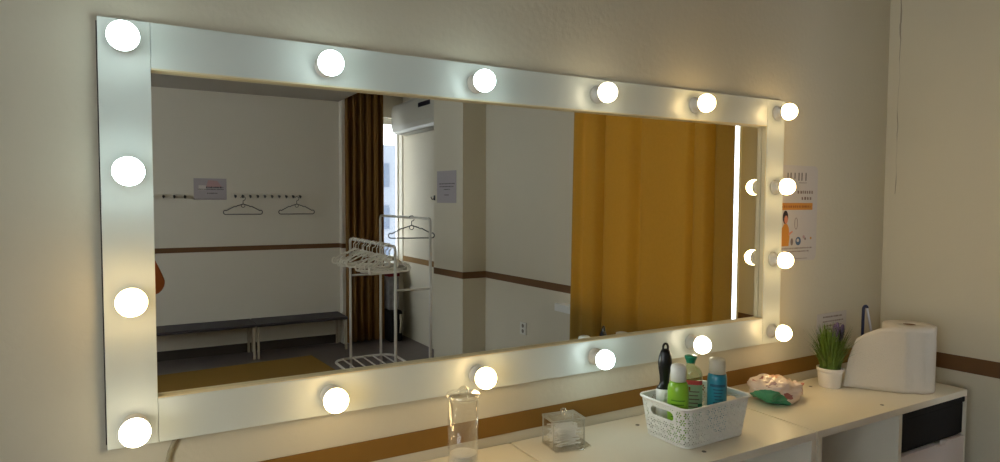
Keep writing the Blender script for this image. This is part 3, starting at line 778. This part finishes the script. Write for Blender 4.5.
mb.add([(2.165, yi, 1.484), (2.386, yi, 1.484), (2.386, yi, 1.511), (2.165, yi, 1.511)], [(0, 1, 2, 3)], 3)
yj = yi - .0003
bars(mb, yj, [(2.172, 2.378, 1.4925, .009)], 4, rnd)
mb.disc((2.223, 1.456), .016, .026, yi, 20, 6); mb.disc((2.2265, 1.447), .0105, .016, yj, 20, 5)
mb.add([(2.195, yi, 1.345), (2.245, yi, 1.345), (2.250, yi, 1.38), (2.244, yi, 1.415), (2.234, yi, 1.430), (2.216, yi, 1.430), (2.200, yi, 1.41)], [tuple(range(7))], 3)
mb.add([(2.244, yj, 1.385), (2.268, yj, 1.398), (2.266, yj, 1.404), (2.242, yj, 1.395)], [(0, 1, 2, 3)], 5)
mb.disc((2.3025, 1.363), .0165, .0165, yi, 20, 7); mb.disc((2.264, 1.361), .008, .014, yi, 16, 2)
mb.disc((2.300, 1.366), .008, .007, yj, 14, 0)
mb.disc((2.336, 1.3785), .007, .007, yi, 12, 8); mb.disc((2.345, 1.371), .005, .005, yi, 12, 2); mb.disc((2.380, 1.373), .005, .005, yi, 12, 3)
ov = [(2.2874 + .009 * math.cos(2 * PI * k / 24), yi, 1.4314 + .022 * math.sin(2 * PI * k / 24)) for k in range(24)]
mb.tube(ov, .0008, 5, closed=True, mi=2)
bars(mb, yi, [(2.175, 2.388, 1.333, .0055), (2.215, 2.370, 1.3205, .0055)], 2, rnd)
bars(mb, yi, [(2.27, 2.36, 1.2935, .003)], 2, rnd)
tag(mb.build('info_poster', [M['paper'], M['ink'], M['ink_soft'], M['orange'], M['orange_dark'], M['skin_print'], M['hair_print'], M['blue_print'], M['pink_print']], at=(2.29, YW, 1.286)),
    'rounded white poster with an orange band and a drawn woman, beside the mirror', 'poster')
# small note behind the plant
mb = MB()
q = [(2.4348, .9827), (2.4375, 1.0625), (2.6325, 1.0665), (2.632, .9835)]
mb.add([(a, YW - .002, b_) for a, b_ in q] + [(a, YW - .0004, b_) for a, b_ in q], [(0, 1, 2, 3), (7, 6, 5, 4)] + [(i, (i + 1) % 4, (i + 1) % 4 + 4, i + 4) for i in range(4)], 0)
bars(mb, YW - .0024, [(2.475, 2.600, 1.045, .007), (2.475, 2.610, 1.027, .006), (2.480, 2.600, 1.009, .006), (2.48, 2.60, .993, .006)], 1, rnd)
tag(mb.build('paper_note', [M['paper'], M['ink_soft']], at=(2.53, YW, .983)), 'small paper note with lines of writing on the wall behind the plant', 'note')

# ------------------------------------------------------------------ the room behind the camera (seen in the mirror)
# notice on the far wall
mb = MB(); y_ = YB + .001
mb.box(.593, .882, YB + .0004, YB + .0025, 1.508, 1.712, 0)
yq = YB + .003
mb.add([(.70, yq, 1.63), (.84, yq, 1.63), (.80, yq, 1.69), (.72, yq, 1.695)], [(0, 1, 2, 3)], 2)
mb.add([(.635, yq, 1.60), (.70, yq, 1.60), (.70, yq, 1.645), (.635, yq, 1.645)], [(0, 1, 2, 3)], 3)
bars(mb, yq + .0003, [(.70, .855, 1.62, .014), (.63, .855, 1.604, .009), (.71, .80, 1.566, .009), (.61, .87, 1.513, .004)], 1, rnd)
tag(mb.build('wall_notice', [M['paper_grey'], M['ink'], M['pink_print'], M['paper']], at=(.74, YB, 1.51)), 'lilac paper notice with a pink picture between two hook rails', 'notice')
# notice on the pier
dv = Vector((2.485 - 2.533, -3.84 + 3.345, 0)).normalized(); nv_ = Vector((-1, 0.097, 0)).normalized()
def pp(s_, z_, o_=.0): q = Vector((2.533, -3.345, 0)) + dv * s_ - Vector((dv.y * -1, dv.x, 0)) * 0 + Vector((dv.y, -dv.x, 0)) * o_; return (q.x, q.y, z_)
mb = MB()
def pq(s0, s1, z0, z1, o_, mi): mb.add([pp(s0, z0, o_), pp(s1, z0, o_), pp(s1, z1, o_), pp(s0, z1, o_)], [(0, 1, 2, 3)], mi)
q = [pp(s_, z_, o_) for o_ in (.0004, .0025) for s_, z_ in ((.105, 1.49), (.435, 1.49), (.435, 1.775), (.105, 1.775))]
mb.add(q, [(0, 1, 2, 3), (7, 6, 5, 4), (0, 4, 5, 1), (1, 5, 6, 2), (2, 6, 7, 3), (3, 7, 4, 0)], 0)
for s0, s1, z_, h in ((.13, .40, 1.655, .010), (.15, .39, 1.630, .010), (.21, .32, 1.605, .009), (.23, .31, 1.556, .009)):
    x_ = s0
    while x_ < s1:
        w_ = rnd.uniform(.006, .016); pq(x_, min(x_ + w_, s1), z_, z_ + h, .003, 1); x_ += w_ + .005
tag(mb.build('wall_notice', [M['paper_grey'], M['ink']], at=pp(.27, 1.49)), 'lilac paper notice with centred lines of print on the pier', 'notice')
# small black hook at the pier edge
t = thing('wall_hook', pp(.50, 1.52, .0), 'small black hook on the pier edge beside the paper notice', 'hook')
MB().obox(pp(.482, 1.535, .004), dv, Vector((dv.y, -dv.x, 0)), (0, 0, 1), .009, .004, .022).build('hook_plate', M['black_plastic'], t)
a = Vector(pp(.482, 1.53, .006)); nn = Vector((dv.y, -dv.x, 0))
MB().tube([a, a + nn * .02 - Vector((0, 0, .01)), a + nn * .03, a + nn * .032 + Vector((0, 0, .015))], .004, 8).build('hook_arm', M['black_plastic'], t)

# hook rails
def hook_rail(xa, xb, zz, label, n):
    t = thing('hook_rail', ((xa + xb) / 2, YB, zz), label, 'coat rail', 'hook rails')
    del t['group']
    MB().box(xa, xb, YB + .0005, YB + .012, zz + .0, zz + .045).build('rail_board', M['wall_dim'], t, bevel=.002)
    for k in range(n):
        x_ = xa + .03 + (xb - xa - .06) * k / (n - 1)
        MB().tube([(x_, YB + .011, zz + .025), (x_, YB + .035, zz + .012), (x_, YB + .052, zz + .004), (x_, YB + .056, zz + .018)], .0075, 8).sphere((x_, YB + .056, zz + .016), .012, 12).build('hook', M['hanger_grey'], t)
    return t
hook_rail(-.14, .545, 1.522, 'white hook rail on the far wall, away from the two hanging hangers', 8)
hook_rail(.925, 1.60, 1.528, 'white hook rail on the far wall with two hangers on it', 10)

# hangers
def hanger_mesh(Wd=.36, r=.0046):
    mb = MB(); h = Wd / 2
    # body: shoulders, lower bar, in the local xz plane, hook point at the origin
    zs = -.075; zb_ = -.175
    body = [(0, 0, zs)] + [(-h * .30, 0, zs - .018), (-h * .36, 0, zs - .026), (-h * .44, 0, zs - .024), (-h * .86, 0, zs - .066)]
    body += arc((-h + .022, 0, zb_ + .020), .020, PI * .55, PI * 1.5, 8)
    low = [(-h + .03, 0, zb_), (h - .03, 0, zb_)]
    right = [(-x_, y_, z_) for x_, y_, z_ in reversed(body[1:])]
    mb.tube(body + low + right, r, 7, closed=True)
    hk = [(0, 0, zs), (0, 0, zs + .028)] + arc((.0, 0, -.021), .021, -PI * .5, PI * .93, 14)
    mb.tube(hk, .0032, 7)
    mb.tube(arc((0, 0, zs - .016), .017, 0, 2 * PI, 14)[:-1], .003, 6, closed=True)
    return mb
h0 = hanger_mesh().build('clothes_hanger', [M['hanger_grey']], at=(0, 0, 0))  # for the two wall hangers the grey puts backlit shade into the colour
hw = hanger_mesh(.36, .0056).build('clothes_hanger', [M['hanger_white']], at=(0, 0, 0))
hang_y = YB + .046
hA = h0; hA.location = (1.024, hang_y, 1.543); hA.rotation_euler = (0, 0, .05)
tag(hA, 'hanger toned grey for its backlit shade on the hook rail, the one nearer the lilac notice', 'hanger')
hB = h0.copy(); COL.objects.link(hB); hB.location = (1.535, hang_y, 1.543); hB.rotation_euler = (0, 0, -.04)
tag(hB, 'hanger toned grey for its backlit shade at the end of the hook rail, farther from the lilac notice', 'hanger')

# clothes rack: two end frames, low rail and high rail
RX0, RX1, RY1, RY2 = 1.70, 1.972, -3.84, -2.76
ZL, ZH, ZC = 1.180, 1.377, .864
t = thing('clothes_rack', ((RX0 + RX1) / 2, (RY1 + RY2) / 2, 0), 'white tubular two-level clothes rack crowded with hangers', 'clothes rack')
for x_, y_, zz in ((RX0, RY1, ZL - .03), (RX0, RY2, ZL - .03), (RX1, RY1, ZH - .02), (RX1, RY2, ZH - .02)):
    MB().tube([(x_, y_, .0), (x_, y_, zz)], .011, 10).build('post', M['rack'], t)
def toprail(x_, z_):
    P = [(x_, RY1, z_ - .03)] + [(x_, RY1 + .03 - .03 * math.cos(a), z_ - .03 + .03 * math.sin(a)) for a in (.4, .8, 1.2, 1.57)]
    Q = [(x_, RY2 - (p_[1] - RY1), p_[2]) for p_ in reversed(P)]
    return MB().tube(P + Q, .011, 10)
toprail(RX0, ZL).build('low_rail', M['rack'], t); toprail(RX1, ZH).build('high_rail', M['rack'], t)
for y_ in (RY1, RY2):
    MB().tube([(RX0, y_, ZC), (RX1, y_, ZC)], .009, 8).build('cross_bar', M['rack'], t)
    MB().tube([(RX0, y_, .14), (RX1, y_, .14)], .009, 8).build('cross_bar', M['rack'], t)
mb = MB()
sh = [((1.795 + a), (-3.25 + b_), .15) for a, b_ in rrect(.262, .56, .12, 6)]
mb.tube(sh, .010, 8, closed=True)
for k in range(1, 6):
    x_ = 1.533 + .524 * k / 6; mb.tube([(x_, -3.81, .15), (x_, -2.69, .15)], .006, 6)
mb.build('shoe_shelf', M['rack'], t)
for x_, y_ in ((RX0, RY1), (RX0, RY2), (RX1, RY1), (RX1, RY2)):
    MB().lathe([(.014, .0), (.016, .01), (.012, .03)], (x_, y_, 0), 12).build('foot', M['black_plastic'], t)
GH = 'hangers on the low rail of the rack'
for k in range(13):
    hh = hw if k == 0 else hw.copy()
    if k: COL.objects.link(hh)
    hh.location = (RX0, RY1 + .09 + k * .072 + random.uniform(-.015, .015), ZL + .0150)
    hh.rotation_euler = (random.uniform(-.05, .05), random.uniform(-.12, .12), random.uniform(.1, .75) * (1 if k % 2 else -1))
    hh.scale = (1.06, 1, 1.22)
    for key in list(hh.keys()): del hh[key]
    tag(hh, 'white plastic hanger crowded on the low rail of the clothes rack', 'hanger', GH)
gh = h0.copy(); COL.objects.link(gh)
for key in list(gh.keys()): del gh[key]
gh.location = (RX1, -3.12, ZH + .0145); gh.rotation_euler = (0, 0, .30)
tag(gh, 'grey hanger alone on the high rail of the clothes rack', 'hanger')

# benches
def bench(x0, x1, label):
    t = thing('bench', ((x0 + x1) / 2, YB + .18, 0), label, 'bench')
    MB().box(x0, x1, YB + .016, YB + .372, .306, .334).build('seat', M['bench'], t, bevel=.004)
    for xx in (x0 + .004, x1 - .026):
        for yy in (YB + .342, YB + .02): MB().box(xx, xx + .022, yy, yy + .022, 0, .306).build('leg', M['bench_leg'], t, bevel=.002)
    MB().box(x0 + .03, x1 - .03, YB + .02, YB + .036, .262, .304).build('stretcher', M['bench'], t)
bench(1.083, 1.955, 'dark topped bench on the far wall beside the ochre curtain')
bench(-.05, 1.075, 'dark topped bench on the far wall under the lilac notice')
# rug
rg = MB(); pts = [(1.56, -4.66), (-.35, -4.52), (-.30, -2.35), (1.74, -2.45)]
rg.prism(pts, .0005, .012)
tag(rg.build('floor_rug', M['rug'], at=(.7, -3.6, 0), bevel=.004), 'flat mustard rug on the floor before the benches', 'rug')

# curtains
def curtain(name, fn, label, m_, top, bottom, nu=160):
    ob = MB()
    t = None
    ob.grid(lambda u, v: fn(u, v) + (bottom + (top - bottom) * v,), nu, 14)
    P = fn(.5, .5)
    o_ = ob.build(name, m_, at=(P[0], P[1], bottom), solid=.004)
    return o_
def c1f(u, v):
    a = .030 + .012 * (1 - v)
    return (1.995 + .405 * u + .004 * math.sin(30 * u), YB + .185 + a * math.sin(2 * PI * 5.2 * u + .6 * math.sin(3 * u)) * .9 + .012 * math.sin(2 * PI * 11 * u))
t = thing('window_curtain', (2.21, YB + .18, .03), 'brownish ochre curtain drawn aside next to the far window', 'curtain')
ob = MB(); ob.grid(lambda u, v: c1f(u, v) + (.03 + 2.77 * v,), 150, 14); ob.build('cloth', M['curtain_brown'], t, solid=.004)
MB().tube([(2.00, YB + .18, 2.815), (2.66, YB + .18, 2.815)], .012, 10).build('curtain_rod', M['white_plastic'], t)
MB().box(2.54, 2.565, YB, YB + .20, 2.805, 2.825).box(2.09, 2.115, YB, YB + .20, 2.805, 2.825).build('rod_bracket', M['white_plastic'], t)
def c2f(u, v):
    y_ = -2.035 + 1.392 * u + .045 * v * (1 - u)
    f_ = 0
    for c_, w_, d_ in ((.225, .022, .065), (.46, .030, .060), (.49, .012, .02), (.79, .016, .045), (.895, .014, .080), (.05, .03, .030)):
        f_ += d_ * math.exp(-((u - c_) / w_) ** 2)
    return (2.70 + f_ + .010 * math.sin(2 * PI * 3.1 * u + .5) + .006 * (1 - v) * math.sin(13 * u), y_)
t = thing('window_curtain', (2.70, -1.33, .06), 'broad mustard yellow curtain drawn across the right wall window', 'curtain')
ob = MB(); ob.grid(lambda u, v: c2f(u, v) + (.06 + 2.40 * v,), 260, 16); ob.build('cloth', M['curtain'], t, solid=.004)
MB().tube([(2.705, -2.10, 2.475), (2.705, -.56, 2.475)], .012, 10).build('curtain_rod', M['white_plastic'], t)
MB().box(2.69, rwx(-.6) - .001, -.60, -.575, 2.465, 2.485).box(2.69, rwx(-2.07) - .001, -2.07, -2.045, 2.465, 2.485).build('rod_bracket', M['white_plastic'], t)

# air conditioner high on the bay wall
t = thing('air_conditioner', (2.62, -4.55, 2.21), 'white wall air conditioner with a dark display, beyond the pier', 'air conditioner')
xw = 2.712
prof = [(xw, 2.205), (2.575, 2.225), (2.545, 2.245), (2.532, 2.29), (2.53, 2.45), (2.538, 2.50), (2.56, 2.528), (xw - .012, 2.536), (xw - .012, 2.205)]
prof = [(xw - .016, 2.208)] + prof[1:7] + [(xw - .016, 2.534)]
ya, yb = -5.06, -3.905
n = len(prof)
mb = MB().add([(x_, ya, z_) for x_, z_ in prof] + [(x_, yb, z_) for x_, z_ in prof], [tuple(range(n)), tuple(range(n, 2 * n))[::-1]] + [(i, i + n, (i + 1) % n + n, (i + 1) % n) for i in range(n)], 0)
mb.build('casing', M['ac'], t, bevel=.006)
MB().obox((2.5295, -4.17, 2.44), (0, 1, 0), (0, 0, 1), (1, 0, 0), .145, .022, .002).build('display', M['ac_label'], t)
MB().obox((2.63, -4.52, 2.213), (0, 1, 0), (1, 0, -.18), (0, 0, 1), .46, .040, .0025).build('louvre', M['ac_grey'], t)

# sockets
def outlet(c, tx, nrm, label):
    t = thing('wall_outlet', c, label, 'outlet')
    tx = Vector(tx).normalized(); nrm = Vector(nrm).normalized(); z = Vector((0, 0, 1)); c = Vector(c)
    MB().obox(c + nrm * .006, tx, nrm, z, .042, .005, .05).build('face_plate', M['outlet'], t, bevel=.004)
    for dz in (.021, -.021):
        q = MB()
        u = [c + nrm * .0118 + tx * (.016 * math.cos(2 * PI * k / 18)) + z * (dz + .016 * math.sin(2 * PI * k / 18)) for k in range(18)]
        q.add(u, [tuple(range(18))]); q.build('socket_well', M['cap'], t)
yo = -2.765; xo = rwx(yo)
outlet((xo - .001, yo, .487), (RW[2][0] - RW[1][0], RW[2][1] - RW[1][1], 0), (-1, .066, 0), 'white double wall outlet below the stripe, left of the mustard curtain in the reflection')
outlet((2.7185 - .0, -4.25, .60), (.017, 1, 0), (-1, .017, 0), 'pale wall outlet on the bay wall beyond the pier')

# bags below the far window
t = thing('tote_bag', (2.485, YB + .19, .34), 'tall grey patterned bag with a dark red rim below the far window', 'bag')
MB().prism([(2.425, YB + .10), (2.545, YB + .10), (2.545, YB + .28), (2.425, YB + .28)], .342, .700).build('bag_body', M['bag_print'], t, bevel=.02)
MB().prism([(2.42, YB + .095), (2.55, YB + .095), (2.55, YB + .285), (2.42, YB + .285)], .700, .735).build('rim', M['bag_red'], t, bevel=.01)
MB().tube(arc((2.485, YB + .19, .735), .05, 0, PI, 10, 'xz'), .006, 8).build('strap', M['bag_red'], t)
t = thing('holdall', (2.44, YB + .2, 0), 'black holdall on the floor under the patterned bag', 'bag')
MB().box(2.425, 2.575, YB + .06, YB + .31, .0, .340).build('bag_body', M['black'], t, bevel=.03)
MB().tube([(2.535, YB + .322, .10), (2.545, YB + .325, .20), (2.54, YB + .322, .30)], .012, 8).build('strap', M['bench_leg'], t)

# ------------------------------------------------------------------ camera and the person who takes the photo
fpx = 645.78
CAMP = Vector((.0469, -1.564, .5289 + .988))
Rr = Vector((0.8663528, -0.49941333, 0.00437637)); Uu = Vector((0.02007904, 0.04358485, 0.99884793)); Ff = Vector((0.49902872, 0.86526683, -0.04778759))
cam = bpy.data.cameras.new('camera'); cam.sensor_width = 36; cam.sensor_fit = 'HORIZONTAL'; cam.lens = fpx / 1000 * 36; cam.clip_start = .01; cam.clip_end = 100
co = bpy.data.objects.new('camera', cam); COL.objects.link(co)
mw = Matrix((Rr, Uu, -Ff)).transposed().to_4x4(); mw.translation = CAMP; co.matrix_world = mw
S.camera = co

# phone: lens just behind the camera point, body running to the photographer's left
pc = CAMP - Ff * .016 - Rr * .058
t = thing('smartphone', tuple(pc), 'black smartphone held sideways by the person taking the photo', 'phone')
MB().obox(pc, Rr, Uu, Ff, .078, .037, .0042).build('phone_body', M['black_plastic'], t, bevel=.003)
MB().obox(pc - Ff * .0046, Rr, Uu, Ff, .074, .034, .0003).build('screen', M['ac_label'], t)
lensm = MB()
for du in (-.012, .012):
    c_ = pc + Rr * .058 + Uu * (.012 + du) + Ff * .0046
    lensm.add([c_ + Rr * (.007 * math.cos(2 * PI * k / 16)) + Uu * (.007 * math.sin(2 * PI * k / 16)) for k in range(16)], [tuple(range(16))])
lensm.build('lens', M['facade_glass'], t)

def skin_obj(name, verts, edges, radii, m_, parent, base, root=0, sub=2, smooth=True):
    me = bpy.data.meshes.new(name); me.from_pydata([tuple(Vector(v) - base) for v in verts], edges, [])
    ob = bpy.data.objects.new(name, me); COL.objects.link(ob); ob.parent = parent
    sk = ob.modifiers.new('skin', 'SKIN'); sk.use_smooth_shade = True; sk.branch_smoothing = .6
    for i, r in enumerate(radii):
        me.skin_vertices[0].data[i].radius = r if isinstance(r, tuple) else (r, r)
        me.skin_vertices[0].data[i].use_root = (i == root)
    sb_ = ob.modifiers.new('subd', 'SUBSURF'); sb_.levels = sub; sb_.render_levels = sub
    me.materials.append(m_); return ob
PB = Vector((-.235, -1.98, 0))
person = thing('person', tuple(PB), 'person in an orange sweater holding up a phone, elbow showing in the mirror', 'person')
pelv = PB + Vector((0, 0, .92)); chest = PB + Vector((.01, .02, 1.24)); nck = PB + Vector((.015, .03, 1.415)); hed = PB + Vector((.03, .055, 1.545))
shR, shL = PB + Vector((.165, .03, 1.36)), PB + Vector((-.155, .04, 1.36))
elR, elL = Vector((.160, -1.80, 1.086)), PB + Vector((-.19, .22, 1.13))
wrR = pc + Rr * .070 - Uu * .085 - Ff * .045; wrL = pc - Rr * .095 - Uu * .075 - Ff * .045
V = [pelv, PB + Vector((0, .01, 1.06)), chest, nck, hed, shR, elR, wrR, shL, elL, wrL]
E_ = [(0, 1), (1, 2), (2, 3), (3, 4), (2, 5), (5, 6), (6, 7), (2, 8), (8, 9), (9, 10)]
Rd = [(.115, .080), (.095, .070), (.100, .070), .048, .070, .038, .032, .026, .038, .032, .026]
for sgn in (1, -1):
    i0 = len(V)
    V += [PB + Vector((sgn * .09, 0, .84)), PB + Vector((sgn * .095, .015, .48)), PB + Vector((sgn * .10, -.01, .09)), PB + Vector((sgn * .11, .13, .04))]
    Rd += [.082, .056, .036, (.035, .028)]
    E_ += [(0, i0), (i0, i0 + 1), (i0 + 1, i0 + 2), (i0 + 2, i0 + 3)]
# hands: palm node then four fingers and a thumb closing round the phone's end
for wr_i, sgn, wv in ((7, 1, wrR), (10, -1, wrL)):
    grip = pc + Rr * (sgn * .078)
    palm = wv.lerp(grip - Uu * .035 - Ff * .024, .62)
    ip = len(V); V.append(palm); Rd.append((.030, .018)); E_.append((wr_i, ip))
    for k in range(4):
        bs = palm + Uu * (.030 - .002 * k) - Ff * (.010) + Rr * (sgn * (.012 - .012 * k)) * -1
        off_ = Rr * (sgn * (.010 - .015 * k))
        a = grip - Uu * (.040) - Ff * .012 + Rr * (-sgn * .014 * k) - Rr * (sgn * .002)
        b2 = a + Uu * .014 + Ff * .012; c2 = a + Uu * (.030 + .004 * (k == 1)) + Ff * .0125
        i0 = len(V); V += [a, b2, c2]; Rd += [.0085, .0078, .0066]; E_ += [(ip, i0), (i0, i0 + 1), (i0 + 1, i0 + 2)]
    a = palm + Rr * (-sgn * .028) + Uu * .018 - Ff * .004; b2 = grip + Rr * (-sgn * .030) - Uu * .022 - Ff * .019; c2 = b2 + Uu * .026 - Rr * (sgn * .006) + Ff * .002
    i0 = len(V); V += [a, b2, c2]; Rd += [.011, .0095, .008]; E_ += [(ip, i0), (i0, i0 + 1), (i0 + 1, i0 + 2)]
skin_obj('body', V, E_, Rd, M['skin'], person, PB)
# head with a face, looking at the phone
look = (CAMP - hed); look.z = 0; look.normalize(); side = Vector((look.y, -look.x, 0))
def hp(u, v, w_): return hed + side * u + look * v + Vector((0, 0, w_))
mb = MB(); n = 24
def headpt(a, b_):
    th_ = PI * a; ph = 2 * PI * b_
    x_ = math.sin(th_) * math.cos(ph); y_ = math.sin(th_) * math.sin(ph); z_ = math.cos(th_)
    jaw = 1 - .26 * max(0, -z_) ** 1.2
    f_ = .096 if y_ > 0 else .100
    return tuple(hp(x_ * .076 * jaw, y_ * f_ * (1 - .12 * max(0, -z_)) + (.012 * max(0, -z_) if y_ > 0 else 0), z_ * .118))
mb.grid(headpt, 24, 36); hd = mb.build('head', M['skin'], person)
MB().grid(lambda a, b_: tuple(hp(.013 * (1 - .3 * (1 - a)) * math.cos(PI * b_) * (a * .6 + .4), .092 + .022 * a * math.sin(PI * b_), .012 - .042 * a)), 8, 10).build('nose', M['skin'], hd, solid=.002)
for sg in (-1, 1):
    c_ = hp(sg * .031, .0835, .012)
    MB().sphere(tuple(c_), .0100, 16).build('eye', M['eye'], hd)
    MB().sphere(tuple(hp(sg * .031, .0895, .011)), .0056, 12).build('iris', M['iris'], hd)
    MB().tube([hp(sg * .018, .094, .031), hp(sg * .033, .092, .036), hp(sg * .046, .083, .031)], .003, 6).build('eyebrow', M['hair'], hd)
    MB().sphere(tuple(hp(sg * .076, -.004, -.004)), .030, 16, sc=(.35, .6, 1)).build('ear', M['skin'], hd)
MB().sphere(tuple(hp(0, .090, -.060)), .022, 16, sc=(1, .45, .34)).build('mouth', M['lips'], hd)
mb = MB()
def hairpt(a, b_):
    th_ = PI * .62 * a; ph = 2 * PI * b_
    x_ = math.sin(th_) * math.cos(ph); y_ = math.sin(th_) * math.sin(ph); z_ = math.cos(th_)
    back = max(0, -y_) * max(0, a - .6) * .10
    if y_ > .35: z_ = max(z_, .45 + .1 * y_)
    return tuple(hp(x_ * .084, y_ * .104 - .006, z_ * .126 - back))
mb.grid(hairpt, 20, 40); mb.build('hair', M['hair'], person, solid=.008)
# clothing
sv = [PB + Vector((0, 0, .84)), pelv, PB + Vector((0, .01, 1.06)), chest, PB + Vector((.012, .026, 1.385)), shR, elR, elR.lerp(wrR, .5), elR.lerp(wrR, .92), shL, elL, elL.lerp(wrL, .5), elL.lerp(wrL, .92)]
skin_obj('sweater', sv, [(0, 1), (1, 2), (2, 3), (3, 4), (3, 5), (5, 6), (6, 7), (7, 8), (3, 9), (9, 10), (10, 11), (11, 12)],
         [(.176, .132), (.172, .128), (.150, .114), (.168, .118), .070, .064, .057, .047, .037, .064, .057, .047, .037], M['sweater'], person, PB)
tv = [PB + Vector((0, 0, .96)), pelv]; te = [(0, 1)]; tr = [(.152, .11), (.158, .115)]
for sgn in (1, -1):
    i0 = len(tv); tv += [PB + Vector((sgn * .09, 0, .82)), PB + Vector((sgn * .095, .015, .48)), PB + Vector((sgn * .10, -.01, .10))]; tr += [.095, .070, .056]; te += [(1, i0), (i0, i0 + 1), (i0 + 1, i0 + 2)]
skin_obj('trousers', tv, te, tr, M['trousers'], person, PB)
for sgn in (1, -1):
    mb = MB()
    mb.grid(lambda u, v: (PB.x + sgn * .105 + .045 * math.cos(2 * PI * v) * (math.sin(PI * min(.98, max(.02, u))) ** .4), PB.y - .06 + .25 * u, .002 + max(0, .035 * (1 + math.sin(2 * PI * v)) * (math.sin(PI * min(.98, max(.02, u))) ** .4) * (1.2 - .6 * u))), 16, 20)
    mb.build('shoe', M['shoe'], person)

# ------------------------------------------------------------------ daylight and render settings
W = bpy.data.worlds.new('daylight'); S.world = W; W.use_nodes = True
bg = W.node_tree.nodes['Background']; bg.inputs[0].default_value = (0.92, 0.96, 1.0, 1); bg.inputs[1].default_value = 5.8
S.view_settings.view_transform = 'Standard'; S.view_settings.look = 'None'; S.view_settings.gamma = 1; S.view_settings.use_curve_mapping = False
S.view_settings.exposure = 0.0
c = S.cycles
c.use_denoising = True; c.max_bounces = 8; c.diffuse_bounces = 4; c.glossy_bounces = 5; c.transmission_bounces = 6; c.transparent_max_bounces = 20
c.caustics_reflective = True; c.caustics_refractive = False; c.sample_clamp_indirect = 4.0
